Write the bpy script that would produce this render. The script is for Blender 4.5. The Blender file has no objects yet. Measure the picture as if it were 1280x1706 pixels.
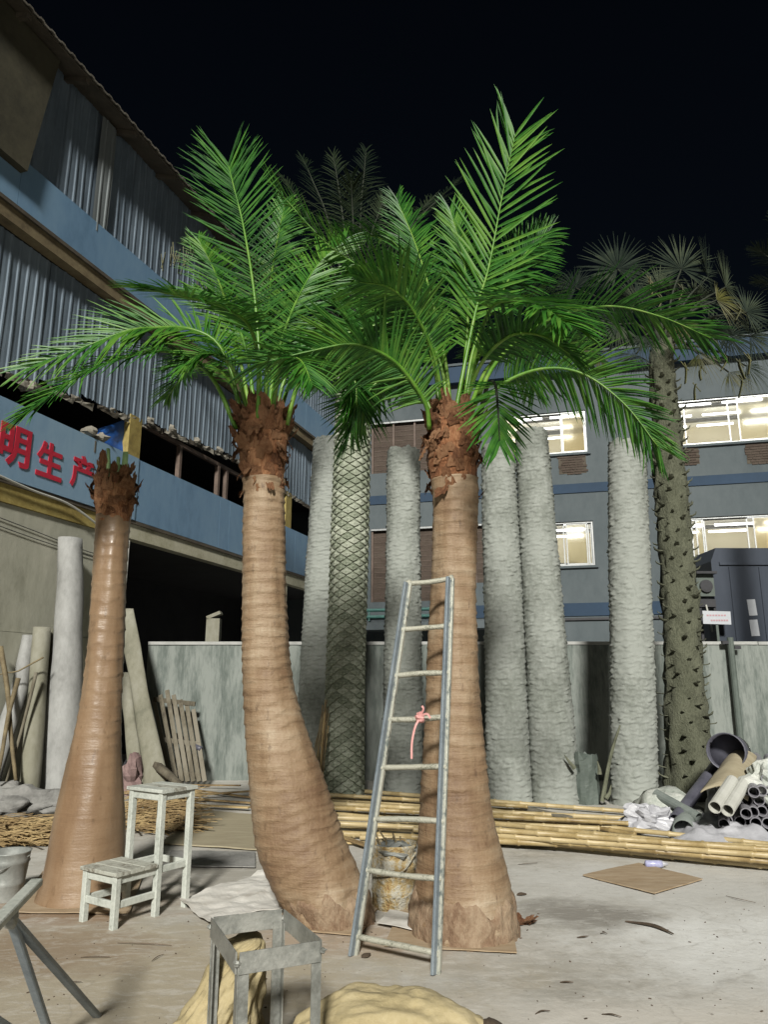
import bpy, math, random
from mathutils import Vector, Matrix, noise
R = math.radians
V = Vector
scene = bpy.context.scene
COL = scene.collection

# ------------------------------------------------------------------ camera, sky, key light, exposure
CAM_H, PITCH, FPX = 1.5, R(13.0), 1230.0
cam_d = bpy.data.cameras.new('camera')
cam = bpy.data.objects.new('camera', cam_d)
COL.objects.link(cam)
cam.location = (0, 0, CAM_H)
cam.rotation_euler = (R(90) + PITCH, 0, 0)
cam_d.sensor_fit = 'VERTICAL'
cam_d.sensor_height = 36.0
cam_d.lens = 36.0 * FPX / 1706.0
cam_d.clip_end = 500
scene.camera = cam

SUN_DIR = V((0.03, 0.86, -0.515)).normalized()      # the way the light travels
sun_el = math.asin(-SUN_DIR.z)
sun_az = math.atan2(-SUN_DIR.x, -SUN_DIR.y)
world = bpy.data.worlds.new('World')
scene.world = world
world.use_nodes = True
wn = world.node_tree
sky = wn.nodes.new('ShaderNodeTexSky')
sky.sky_type = 'NISHITA'
sky.sun_disc = False
sky.sun_elevation = sun_el
sky.sun_rotation = sun_az
wn.links.new(sky.outputs[0], wn.nodes['Background'].inputs[0])
wn.nodes['Background'].inputs[1].default_value = 0.0005

sl = bpy.data.lights.new('sun', 'SUN')
sl.energy = 2.0
sl.angle = R(6.5)
sl.color = (1.0, 0.98, 0.91)
sun = bpy.data.objects.new('sun', sl)
COL.objects.link(sun)
sun.rotation_euler = SUN_DIR.to_track_quat('-Z', 'Y').to_euler()
sun.location = (-3, -20, 16)
vs = scene.view_settings
vs.view_transform = 'Standard'
vs.look = 'None'
vs.gamma = 1.0
vs.use_curve_mapping = False
vs.exposure = 1.5
scene.cycles.max_bounces = 6
scene.cycles.diffuse_bounces = 4

# ------------------------------------------------------------------ measuring helpers (pixel + real depth -> metres)
def ray(px, py):
    u = (px - 640) / FPX
    v = -(py - 853) / FPX
    return u, math.cos(PITCH) - v * math.sin(PITCH), math.sin(PITCH) + v * math.cos(PITCH)
def P(px, py, Y):
    r = ray(px, py); t = Y / r[1]
    return V((r[0] * t, Y, CAM_H + r[2] * t))
def G(px, py, z=0.0):
    r = ray(px, py); t = (z - CAM_H) / r[2]
    return V((r[0] * t, r[1] * t, z))

# ------------------------------------------------------------------ mesh helpers
def tag(o, label=None, cat=None, group=None, kind=None):
    if label: o['label'] = label
    if cat: o['category'] = cat
    if group: o['group'] = group
    if kind: o['kind'] = kind
    return o
def origin_of(p):
    v = V((0, 0, 0))
    while p is not None:
        v = v + p.location; p = p.parent
    return v
def empty(name, loc, label=None, cat=None, group=None):
    o = bpy.data.objects.new(name, None)
    o.empty_display_size = 0.1
    COL.objects.link(o)
    o.location = loc
    return tag(o, label, cat, group)
class MB:
    def __init__(s): s.v = []; s.f = []
    def add(s, vs_, fs_):
        b = len(s.v); s.v += [tuple(a) for a in vs_]; s.f += [tuple(i + b for i in f) for f in fs_]; return s
    def box(s, c, size, rot=None):
        c = V(c); hx, hy, hz = size[0] / 2, size[1] / 2, size[2] / 2
        vs_ = [V((x, y, z)) for x in (-hx, hx) for y in (-hy, hy) for z in (-hz, hz)]
        if rot is not None: vs_ = [rot @ a for a in vs_]
        return s.add([c + a for a in vs_], [(0, 1, 3, 2), (4, 6, 7, 5), (0, 4, 5, 1), (2, 3, 7, 6), (0, 2, 6, 4), (1, 5, 7, 3)])
    def bar(s, a, b, w, h, up=V((0, 0, 1)), ch=0.0):
        a = V(a); b = V(b); d = (b - a); L = d.length; d.normalize()
        x = d.cross(V(up))
        if x.length < 1e-4: x = d.cross(V((0, 1, 0)))
        x.normalize(); y = x.cross(d).normalized()
        if ch > 0:
            q = [(-w/2+ch, -h/2), (w/2-ch, -h/2), (w/2, -h/2+ch), (w/2, h/2-ch), (w/2-ch, h/2), (-w/2+ch, h/2), (-w/2, h/2-ch), (-w/2, -h/2+ch)]
        else:
            q = [(-w/2, -h/2), (w/2, -h/2), (w/2, h/2), (-w/2, h/2)]
        n = len(q)
        vs_ = [a + x * p + y * r for p, r in q] + [b + x * p + y * r for p, r in q]
        fs_ = [(i, (i + 1) % n, n + (i + 1) % n, n + i) for i in range(n)] + [tuple(range(n))[::-1], tuple(range(n, 2 * n))]
        return s.add(vs_, fs_)
    def tube(s, pts, rad, n=10, caps=True, squash=1.0):
        pts = [V(p) for p in pts]; m = len(pts)
        if not hasattr(rad, '__len__'): rad = [rad] * m
        vs_ = []; fs_ = []; px_ = None
        for i, p in enumerate(pts):
            t = (pts[min(i + 1, m - 1)] - pts[max(i - 1, 0)]).normalized()
            if px_ is None:
                px_ = t.cross(V((0, 0, 1)))
                if px_.length < 0.05: px_ = t.cross(V((0, 1, 0)))
            x = (px_ - t * px_.dot(t)).normalized(); px_ = x
            y = t.cross(x)
            for k in range(n):
                a = 2 * math.pi * k / n
                vs_.append(p + (x * math.cos(a) + y * math.sin(a) * squash) * rad[i])
        for i in range(m - 1):
            for k in range(n):
                fs_.append((i * n + k, i * n + (k + 1) % n, (i + 1) * n + (k + 1) % n, (i + 1) * n + k))
        if caps: fs_ += [tuple(range(n))[::-1], tuple((m - 1) * n + k for k in range(n))]
        return s.add(vs_, fs_)
    def mesh(s, name, mat, off=V((0, 0, 0)), smooth=False):
        me = bpy.data.meshes.new(name)
        me.from_pydata([(a[0] - off.x, a[1] - off.y, a[2] - off.z) for a in s.v], [], s.f)
        me.materials.append(mat)
        if smooth: me.polygons.foreach_set('use_smooth', [True] * len(me.polygons))
        me.update()
        return me
    def build(s, name, mat, parent=None, smooth=False, loc=None):
        off = origin_of(parent)
        if loc is not None: off = V(loc)
        o = bpy.data.objects.new(name, s.mesh(name, mat, off, smooth))
        COL.objects.link(o)
        if parent is not None: o.parent = parent
        elif loc is not None: o.location = loc
        return o
def place(name, me, parent, M):
    """a piece that shares its mesh: M is its world matrix, parents carry locations only"""
    o = bpy.data.objects.new(name, me)
    COL.objects.link(o)
    M = M.copy()
    if parent is not None:
        o.parent = parent
        M.translation = M.translation - origin_of(parent)
    o.matrix_basis = M
    return o
def frame(x, y, z, t):
    return Matrix(((x[0], y[0], z[0], t[0]), (x[1], y[1], z[1], t[1]), (x[2], y[2], z[2], t[2]), (0, 0, 0, 1)))
def nz(x, y=0, z=0, s=1.0): return noise.noise(V((x * s, y * s, z * s)))
def catmull(ps, n):
    ps = [V(p) for p in ps]
    q = [ps[0] * 2 - ps[1]] + ps + [ps[-1] * 2 - ps[-2]]
    out = []
    segs = len(ps) - 1
    for i in range(n + 1):
        t = i / n * segs; k = min(int(t), segs - 1); t -= k
        a, b, c, d = q[k], q[k + 1], q[k + 2], q[k + 3]
        out.append(0.5 * ((2 * b) + (c - a) * t + (2 * a - 5 * b + 4 * c - d) * t * t + (3 * b - a - 3 * c + d) * t ** 3))
    return out
def interp(tab, x):
    for (a, b) in zip(tab, tab[1:]):
        if x <= b[0]:
            k = (x - a[0]) / (b[0] - a[0]) if b[0] != a[0] else 0
            return [a[i] + (b[i] - a[i]) * k for i in range(1, len(a))]
    return list(tab[-1][1:])

# ------------------------------------------------------------------ materials
def nd(nt, t, **kw):
    n = nt.nodes.new(t)
    for k, v in kw.items():
        if k in n.inputs: n.inputs[k].default_value = v
        else: setattr(n, k, v)
    return n
def mat(name, cols, scale=4.0, rough=0.7, bump=0.2, stretch=(1, 1, 1), detail=6, metal=0.0, bscale=None, rvar=0.0, spec=0.5, coat=0.0, fine=0.35, bdist=0.02, pos=None, objrand=0.0, trans=0.0, island=0.0):
    """procedural paint: a noise runs through the colours in cols, a finer noise breaks it up and gives relief"""
    m = bpy.data.materials.new(name); m.use_nodes = True
    nt = m.node_tree; L = nt.links
    b = nt.nodes['Principled BSDF']
    tc = nd(nt, 'ShaderNodeTexCoord')
    mp = nd(nt, 'ShaderNodeMapping'); mp.inputs['Scale'].default_value = stretch
    L.new(tc.outputs['Object'], mp.inputs[0])
    n1 = nd(nt, 'ShaderNodeTexNoise', Scale=scale, Detail=detail, Roughness=0.62)
    L.new(mp.outputs[0], n1.inputs['Vector'])
    n2 = nd(nt, 'ShaderNodeTexNoise', Scale=(bscale or scale * 7), Detail=5.0, Roughness=0.65)
    L.new(mp.outputs[0], n2.inputs['Vector'])
    mx = nd(nt, 'ShaderNodeMath', operation='MULTIPLY_ADD')
    L.new(n2.outputs[0], mx.inputs[0]); mx.inputs[1].default_value = fine
    ad = nd(nt, 'ShaderNodeMath', operation='MULTIPLY'); ad.inputs[1].default_value = 1.0 - fine * 0.5
    L.new(n1.outputs[0], ad.inputs[0]); L.new(ad.outputs[0], mx.inputs[2])
    last = mx.outputs[0]
    if objrand:
        oi = nd(nt, 'ShaderNodeObjectInfo')
        a2 = nd(nt, 'ShaderNodeMath', operation='MULTIPLY_ADD'); a2.inputs[1].default_value = objrand; a2.inputs[2].default_value = -objrand / 2
        L.new(oi.outputs['Random'], a2.inputs[0])
        a3 = nd(nt, 'ShaderNodeMath', operation='ADD'); L.new(last, a3.inputs[0]); L.new(a2.outputs[0], a3.inputs[1]); last = a3.outputs[0]
    if island:
        ge = nd(nt, 'ShaderNodeNewGeometry')
        a2 = nd(nt, 'ShaderNodeMath', operation='MULTIPLY_ADD'); a2.inputs[1].default_value = island; a2.inputs[2].default_value = -island / 2
        L.new(ge.outputs['Random Per Island'], a2.inputs[0])
        a3 = nd(nt, 'ShaderNodeMath', operation='ADD'); L.new(last, a3.inputs[0]); L.new(a2.outputs[0], a3.inputs[1]); last = a3.outputs[0]
    cr = nd(nt, 'ShaderNodeValToRGB')
    k = len(cols)
    ps = pos or [0.36 + 0.36 * i / max(k - 1, 1) for i in range(k)]
    while len(cr.color_ramp.elements) < k: cr.color_ramp.elements.new(0.5)
    for i, c in enumerate(cols):
        cr.color_ramp.elements[i].position = ps[i]
        cr.color_ramp.elements[i].color = (*c, 1)
    L.new(last, cr.inputs[0]); L.new(cr.outputs[0], b.inputs['Base Color'])
    b.inputs['Roughness'].default_value = rough
    b.inputs['Metallic'].default_value = metal
    b.inputs['Specular IOR Level'].default_value = spec
    b.inputs['Coat Weight'].default_value = coat
    if rvar:
        r2 = nd(nt, 'ShaderNodeMath', operation='MULTIPLY_ADD'); r2.inputs[1].default_value = rvar; r2.inputs[2].default_value = rough - rvar / 2
        L.new(n2.outputs[0], r2.inputs[0]); L.new(r2.outputs[0], b.inputs['Roughness'])
    if bump:
        bp_ = nd(nt, 'ShaderNodeBump', Strength=bump, Distance=bdist)
        L.new(n2.outputs[0], bp_.inputs['Height']); L.new(bp_.outputs[0], b.inputs['Normal'])
    if trans:
        tr = nd(nt, 'ShaderNodeBsdfTranslucent'); L.new(cr.outputs[0], tr.inputs[0])
        ms = nd(nt, 'ShaderNodeMixShader'); ms.inputs[0].default_value = trans
        out = nt.nodes['Material Output']
        L.new(b.outputs[0], ms.inputs[1]); L.new(tr.outputs[0], ms.inputs[2]); L.new(ms.outputs[0], out.inputs[0])
    return m
def emit(name, col, strength):
    m = bpy.data.materials.new(name); m.use_nodes = True
    b = m.node_tree.nodes['Principled BSDF']
    b.inputs['Base Color'].default_value = (*col, 1)
    b.inputs['Emission Color'].default_value = (*col, 1)
    b.inputs['Emission Strength'].default_value = strength
    return m
M = {}
M['trunk'] = mat('trunk_fibre_wrap', [(.075, .034, .015), (.15, .078, .037), (.225, .13, .066), (.31, .20, .11)], 2.2, .62, .45, (1, 1, 2.6), bscale=16, rvar=.25, fine=.5, pos=[.30, .44, .58, .74])
M['trunk_wet'] = mat('trunk_wet_coat', [(.105, .05, .022), (.17, .088, .042), (.23, .135, .072)], 2.0, .3, .18, (1, 1, 1.2), bscale=20, rvar=.2, coat=.5, fine=.4)
M['fibre'] = mat('palm_fibre', [(0.0297, 0.0112, 0.0046), (0.115, 0.0425, 0.0161), (0.216, 0.0875, 0.0345), (0.365, 0.188, 0.092)], 7, .9, .9, (1, 1, .35), bscale=75, fine=.6, objrand=.22, pos=[.3, .45, .58, .75])
def wrap_mat(name, cols, rough, coat, ringk):
    m = bpy.data.materials.new(name); m.use_nodes = True
    nt = m.node_tree; L = nt.links; b = nt.nodes['Principled BSDF']
    tc = nd(nt, 'ShaderNodeTexCoord')
    def noi(sc, st, det=7, loc=(0, 0, 0)):
        mp = nd(nt, 'ShaderNodeMapping'); mp.inputs['Scale'].default_value = st; mp.inputs['Location'].default_value = loc
        L.new(tc.outputs['Object'], mp.inputs[0])
        n = nd(nt, 'ShaderNodeTexNoise', Scale=sc, Detail=det, Roughness=.6); L.new(mp.outputs[0], n.inputs['Vector']); return n.outputs[0]
    def madd(a, k, c):
        x = nd(nt, 'ShaderNodeMath', operation='MULTIPLY_ADD'); L.new(a, x.inputs[0]); x.inputs[1].default_value = k
        if isinstance(c, float): x.inputs[2].default_value = c
        else: L.new(c, x.inputs[2])
        return x.outputs[0]
    blot = noi(2.0, (1, 1, .8)); ring = noi(3.0, (.6, .6, 5.5), 8, (3, 1, 2)); streak = noi(9.0, (1, 1, .13), 6); grit = noi(60, (1, 1, 1), 4)
    v = madd(blot, .75, madd(ring, ringk, madd(streak, .40, madd(grit, .18, -.165 - (ringk - .0) * .5))))
    r = nd(nt, 'ShaderNodeValToRGB')
    while len(r.color_ramp.elements) < len(cols): r.color_ramp.elements.new(.5)
    for i, (p, c) in enumerate(cols): r.color_ramp.elements[i].position = p; r.color_ramp.elements[i].color = (*c, 1)
    L.new(v, r.inputs[0])
    da = nd(nt, 'ShaderNodeValToRGB'); L.new(noi(20, (1, 1, .42), 5, (7, 2, 5)), da.inputs[0])
    da.color_ramp.elements[0].position = .60; da.color_ramp.elements[0].color = (0, 0, 0, 1); da.color_ramp.elements[1].position = .72; da.color_ramp.elements[1].color = (.55, .55, .55, 1)
    mx = nd(nt, 'ShaderNodeMix', data_type='RGBA'); mx.inputs['B'].default_value = (cols[0][1][0] * .6, cols[0][1][1] * .6, cols[0][1][2] * .6, 1)
    L.new(da.outputs[0], mx.inputs['Factor']); L.new(r.outputs[0], mx.inputs['A']); L.new(mx.outputs['Result'], b.inputs['Base Color'])
    b.inputs['Roughness'].default_value = rough; b.inputs['Coat Weight'].default_value = coat; b.inputs['Coat Roughness'].default_value = .18
    h = madd(ring, 1.0, madd(streak, .5, madd(grit, .25, 0.0)))
    bp_ = nd(nt, 'ShaderNodeBump', Strength=.6 if coat == 0 else .22, Distance=.03); L.new(h, bp_.inputs['Height']); L.new(bp_.outputs[0], b.inputs['Normal'])
    return m
M['trunk'] = wrap_mat('trunk_wrap', [(.18, (.10, .054, .030)), (.34, (.165, .100, .055)), (.49, (.232, .155, .090)), (.63, (.30, .220, .142)), (.80, (.40, .325, .235))], .62, 0.0, .55)
M['trunk_wet'] = wrap_mat('trunk_wet_wrap', [(.20, (.13, .076, .040)), (.40, (.19, .118, .066)), (.56, (.23, .152, .090)), (.76, (.29, .205, .128))], .42, .3, .22)
M['crust'] = mat('root_crust', [(0.0585, 0.0309, 0.0177), (0.128, 0.0729, 0.042), (0.201, 0.13, 0.0796), (0.287, 0.21, 0.139)], 6, .85, .8, (1, 1, .5), bscale=38, fine=.55, pos=[.3, .44, .56, .72])
M['leaf'] = mat('leaf_green', [(.006, .034, .004), (.018, .092, .010), (.042, .155, .018), (.105, .235, .030)], 2.2, .46, 0, spec=.35, objrand=.18, trans=.22, island=.30, pos=[.30, .46, .60, .80])
M['leaf_dull'] = mat('leaf_dull', [(0.00274, 0.00712, 0.00382), (0.00709, 0.0142, 0.00709), (0.0197, 0.0291, 0.0142)], 1.2, .7, 0, objrand=.25, trans=.1, spec=.08, island=.2)  # dim light on the rear crown is put into this dark green
M['leaf_fan'] = mat('leaf_fan', [(0.0091, 0.0147, 0.0109), (0.0218, 0.0315, 0.0228), (0.0501, 0.063, 0.0382)], 1.5, .7, 0, objrand=.3, trans=.1, spec=.10, island=.2)  # weak light at the back painted as darker fan leaves
M['leaf_old'] = mat('leaf_old_yellow', [(0.0223, 0.0259, 0.006), (0.0484, 0.0518, 0.0105), (0.0893, 0.0864, 0.015)], 4, .6, 0, objrand=.3, trans=.15)
M['rachis'] = mat('rachis_green', [(0.036, 0.122, 0.009), (0.084, 0.209, 0.018), (0.156, 0.259, 0.042)], 9, .42, .1, objrand=.15)
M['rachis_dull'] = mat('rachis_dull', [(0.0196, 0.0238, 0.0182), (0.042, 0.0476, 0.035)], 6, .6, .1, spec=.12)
M['plaster'] = mat('grey_plaster', [(0.068, 0.073, 0.059), (0.164, 0.176, 0.154), (0.256, 0.27, 0.246)], 1.3, .85, .35, (1, 1, .8), bscale=22, fine=.4, objrand=.1, pos=[.28, .46, .62])
M['scale'] = mat('leaf_base_green_grey', [(0.0991, 0.119, 0.0776), (0.215, 0.237, 0.174), (0.355, 0.373, 0.301)], 3, .8, .4, bscale=40, objrand=.22)
M['scale_core'] = mat('trunk_core', [(0.104, 0.125, 0.0627), (0.209, 0.23, 0.136)], 4, .9, .3)
M['smoothcol'] = mat('smooth_grey_shell', [(0.142, 0.142, 0.133), (0.237, 0.237, 0.228), (0.314, 0.314, 0.304)], 1.8, .7, .2, (1, 1, .5), bscale=18)
M['oldshell'] = mat('dusty_shell', [(0.0936, 0.0936, 0.0648), (0.173, 0.166, 0.122), (0.23, 0.223, 0.18)], 2, .8, .25, (1, 1, .5))
M['hairy'] = mat('hairy_trunk', [(0.0264, 0.0275, 0.0177), (0.0676, 0.0718, 0.045), (0.118, 0.123, 0.0825)], 4, .95, .9, (1, 1, .45), bscale=50, fine=.6, bdist=.04)
M['stub'] = mat('petiole_stub', [(0.0495, 0.0517, 0.0345), (0.0935, 0.0978, 0.0644), (0.143, 0.149, 0.103)], 5, .9, .4, objrand=.25)
M['ladder'] = mat('galvanised_splashed', [(0.0723, 0.0935, 0.0892), (0.136, 0.162, 0.153), (0.187, 0.204, 0.187), (0.425, 0.425, 0.365)], 9, .45, .25, (1, 1, .6), metal=.35, bscale=55, fine=.6, pos=[.3, .46, .55, .64])
M['rung'] = mat('rung_paint_spots', [(0.0935, 0.0978, 0.0723), (0.187, 0.191, 0.145), (0.391, 0.383, 0.315)], 14, .55, .4, metal=.15, bscale=90, fine=.6, pos=[.36, .5, .62])
M['white_paint'] = mat('worn_white_paint', [(0.0968, 0.088, 0.0704), (0.264, 0.273, 0.242), (0.378, 0.4, 0.361), (0.475, 0.493, 0.449)], 6, .6, .25, bscale=46, fine=.6, pos=[.33, .42, .54, .7])
M['step_top'] = mat('trodden_board', [(.055, .048, .036), (.16, .145, .115), (.38, .385, .335)], 7, .75, .35, bscale=40, fine=.5, pos=[.38, .5, .62])
M['steel'] = mat('raw_steel', [(.10, .10, .085), (.23, .235, .215), (.36, .36, .33)], 6, .45, .25, metal=.4, bscale=45, rvar=.2)
M['blue_steel'] = mat('blue_grey_steel', [(.14, .17, .20), (.25, .29, .32)], 6, .45, .2, metal=.3)
M['rust'] = mat('rust_and_glue', [(.05, .022, .010), (.19, .09, .03), (.36, .26, .11), (.42, .40, .33)], 7, .7, .9, bscale=40, fine=.5, bdist=.03, pos=[.32, .46, .58, .7])
M['tin'] = mat('dull_tin', [(.16, .17, .16), (.33, .34, .32)], 4, .5, .2, metal=.3)
M['sack'] = mat('tan_cloth', [(0.267, 0.215, 0.109), (0.361, 0.297, 0.164), (0.43, 0.361, 0.218)], 3, .9, .3, bscale=60)
M['cardboard'] = mat('cardboard', [(.21, .145, .085), (.31, .23, .145), (.37, .29, .20)], 3, .9, .12, (1, 5, 1), bscale=30)
M['card_pale'] = mat('pale_card', [(.34, .30, .25), (.52, .50, .46), (.62, .60, .56)], 2.2, .85, .15)
M['ply'] = mat('plywood', [(.24, .20, .13), (.33, .29, .20)], 2.5, .8, .15, (1, 6, 1))
M['bamboo'] = mat('bamboo', [(0.172, 0.116, 0.0484), (0.31, 0.228, 0.101), (0.413, 0.327, 0.176)], 4, .45, .15, objrand=.3, bscale=20)
M['strip'] = mat('bamboo_strips', [(.10, .06, .026), (.23, .155, .07), (.42, .31, .15)], 3, .75, .2, objrand=.3)
M['stick'] = mat('dry_stick', [(0.08, 0.0585, 0.03), (0.192, 0.153, 0.085)], 6, .8, .3, objrand=.3)
M['wood'] = mat('grey_wood', [(0.045, 0.036, 0.024), (0.114, 0.0992, 0.069), (0.174, 0.156, 0.12)], 4, .85, .4, (1, 1, .3), objrand=.3)
M['pvc'] = mat('pvc_grey', [(0.153, 0.148, 0.168), (0.224, 0.219, 0.24)], 3, .45, .05, objrand=.3)
M['pvc_dark'] = mat('pvc_dark', [(.045, .045, .06), (.10, .10, .125)], 3, .45, .05)
M['pvc_green'] = mat('dusty_green_pipe', [(.10, .12, .11), (.19, .21, .195)], 3, .6, .1)
M['plastic'] = mat('white_plastic_sheet', [(0.294, 0.294, 0.315), (0.434, 0.434, 0.462)], 3, .35, .3)
M['poly'] = mat('woven_poly_bag', [(.22, .25, .22), (.40, .42, .38), (.60, .60, .56)], 5, .7, .4)
M['darkcloth'] = mat('dark_cloth', [(0.012, 0.012, 0.014), (0.04, 0.04, 0.045)], 4, .9, .3)
M['pinkcloth'] = mat('faded_pink_cloth', [(.10, .06, .06), (.22, .15, .14)], 4, .9, .3)
M['ribbon'] = mat('pink_ribbon', [(.50, .20, .19), (.62, .32, .30)], 8, .6, 0)
M['gwall'] = mat('stained_render', [(0.0222, 0.0293, 0.0248), (0.0666, 0.0817, 0.0728), (0.12, 0.138, 0.125), (0.204, 0.222, 0.204)], 2.2, .9, .4, (1.6, 1.6, .32), bscale=14, fine=.45, pos=[.30, .42, .54, .68])
M['coping'] = mat('coping', [(0.255, 0.262, 0.247), (0.375, 0.375, 0.36)], 5, .85, .3)
M['sheet'] = mat('galvanised_sheet', [(0.0551, 0.0756, 0.0968), (0.11, 0.144, 0.181), (0.162, 0.205, 0.25)], 1.1, .6, .12, (1, 1, .35), metal=.1, bscale=9, objrand=.12, pos=[.3, .5, .68])
M['sheet_pale'] = mat('newer_sheet', [(0.112, 0.128, 0.131), (0.165, 0.184, 0.188)], 1.1, .6, .12, (1, 1, .35), metal=.1)
M['bluep'] = mat('blue_cladding', [(0.097, 0.177, 0.273), (0.139, 0.24, 0.361), (0.166, 0.272, 0.387)], 1.0, .42, .06, (1, 1, .4), bscale=8, objrand=.06)
M['signblue'] = mat('faded_sign_blue', [(.135, .22, .31), (.18, .285, .40), (.215, .325, .43)], 1.0, .5, .06, (1, 1, .4), bscale=8, objrand=.06)
M['yellow'] = mat('yellow_paint', [(.13, .095, .03), (.27, .205, .06), (.36, .29, .10)], 3, .7, .2)
M['oldbeam'] = mat('old_yellow_beam', [(.06, .045, .025), (.13, .10, .055), (.18, .145, .08)], 3, .8, .2)
M['cream'] = mat('cream_paint', [(.22, .21, .14), (.38, .36, .26), (.46, .44, .34)], 3, .75, .2)
M['red'] = mat('red_letter', [(.36, .012, .03), (.46, .02, .045)], 3, .5, 0)
M['lowwall'] = mat('pale_render', [(0.205, 0.205, 0.156), (0.338, 0.335, 0.271), (0.41, 0.4, 0.331)], 1.1, .88, .2, (1, 1, .45), bscale=10)
M['dark'] = mat('unlit_interior', [(.010, .010, .012), (.022, .022, .026)], 2, .95, 0)  # darkness of the open storeys painted as near-black walls
M['brownwall'] = mat('brown_render', [(.016, .015, .008), (.032, .029, .016), (.05, .045, .026)], 1.5, .9, .2)
M['roof'] = mat('roof_sheet', [(0.06, 0.051, 0.039), (0.132, 0.12, 0.099)], 3, .8, .3)
M['timber'] = mat('eave_timber', [(.035, .028, .02), (.09, .075, .055)], 3, .9, .3)
M['brownframe'] = mat('brown_frame', [(.06, .04, .03), (.14, .10, .08)], 4, .7, .1)
M['bluetarp'] = mat('blue_tarp', [(.01, .05, .20), (.02, .10, .36)], 3, .5, .2)
M['rag'] = mat('rag', [(.10, .09, .07), (.26, .24, .20)], 5, .9, .4)
M['office'] = mat('grey_blue_render', [(0.0519, 0.0651, 0.0715), (0.0736, 0.0899, 0.097), (0.0913, 0.108, 0.115)], .55, .88, .15, (1, 1, .5), bscale=6)
M['band'] = mat('blue_band', [(0.0103, 0.0272, 0.052), (0.0168, 0.0401, 0.0765)], .8, .8, .1)
M['brick'] = mat('brown_infill', [(0.0321, 0.0218, 0.0163), (0.0574, 0.0411, 0.0306), (0.0734, 0.0557, 0.0433)], 2, .9, .4, (1, 1, 3))
M['alu'] = mat('aluminium', [(.28, .29, .29), (.40, .41, .41)], 3, .4, .05, metal=.5)
M['teal'] = mat('teal_rail', [(.03, .10, .09), (.06, .16, .14)], 3, .6, .1)
M['shed'] = mat('slate_blue_metal', [(0.019, 0.0262, 0.0405), (0.031, 0.0405, 0.0595)], .8, .5, .08, (1, 1, .4))
M['paper'] = mat('paper', [(0.375, 0.39, 0.42), (0.45, 0.465, 0.495)], 2, .8, 0)
M['pink_print'] = mat('pink_print', [(.36, .20, .22), (.42, .25, .27)], 3, .8, 0)
M['blackm'] = mat('black_metal', [(.012, .012, .014), (.03, .03, .035)], 4, .6, .1)
M['postm'] = mat('green_grey_post', [(.055, .07, .06), (.10, .12, .105)], 4, .6, .1)
M['room'] = emit('glowing_room_wall', (.55, .50, .36), .13)  # emission stands in for tube light falling on the walls
M['roomc'] = emit('glowing_room_ceiling', (.62, .60, .50), .16)  # ceiling glows by itself, imitating the tubes' light on it
def glass(name, col, rough):
    m = bpy.data.materials.new(name); m.use_nodes = True
    b = m.node_tree.nodes['Principled BSDF']
    b.inputs['Base Color'].default_value = (*col, 1); b.inputs['Transmission Weight'].default_value = 1.0
    b.inputs['Roughness'].default_value = rough; b.inputs['IOR'].default_value = 1.12
    return m
M['frost'] = glass('frosted_amber_glass', (.95, .86, .64), .42)
M['frostw'] = glass('frosted_pale_glass', (.97, .93, .78), .38)
M['tube'] = emit('lit_fluorescent_tube', (.96, .98, 1.0), 1.7)
M['shelf'] = mat('grey_shelf', [(.2, .2, .2), (.3, .3, .3)], 3, .6, 0)
M['cutgreen'] = mat('cut_petiole', [(0.275, 0.46, 0.18), (0.495, 0.69, 0.36)], 10, .5, .1)
M['cable'] = mat('pale_cable', [(.40, .40, .36), (.5, .5, .46)], 3, .6, 0)
M['cut'] = mat('black_cable', [(.02, .02, .02), (.04, .04, .04)], 3, .6, 0)
M['label_blue'] = mat('bottle_plastic', [(.20, .20, .42), (.45, .46, .60)], 14, .25, 0)
M['cement'] = mat('cement_lumps', [(0.104, 0.101, 0.095), (0.184, 0.181, 0.171), (0.257, 0.251, 0.239)], 3.5, .9, .6, bscale=18)
M['scrap'] = mat('dark_scrap', [(.04, .028, .018), (.10, .07, .045)], 8, .9, .3, objrand=.3)

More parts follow.
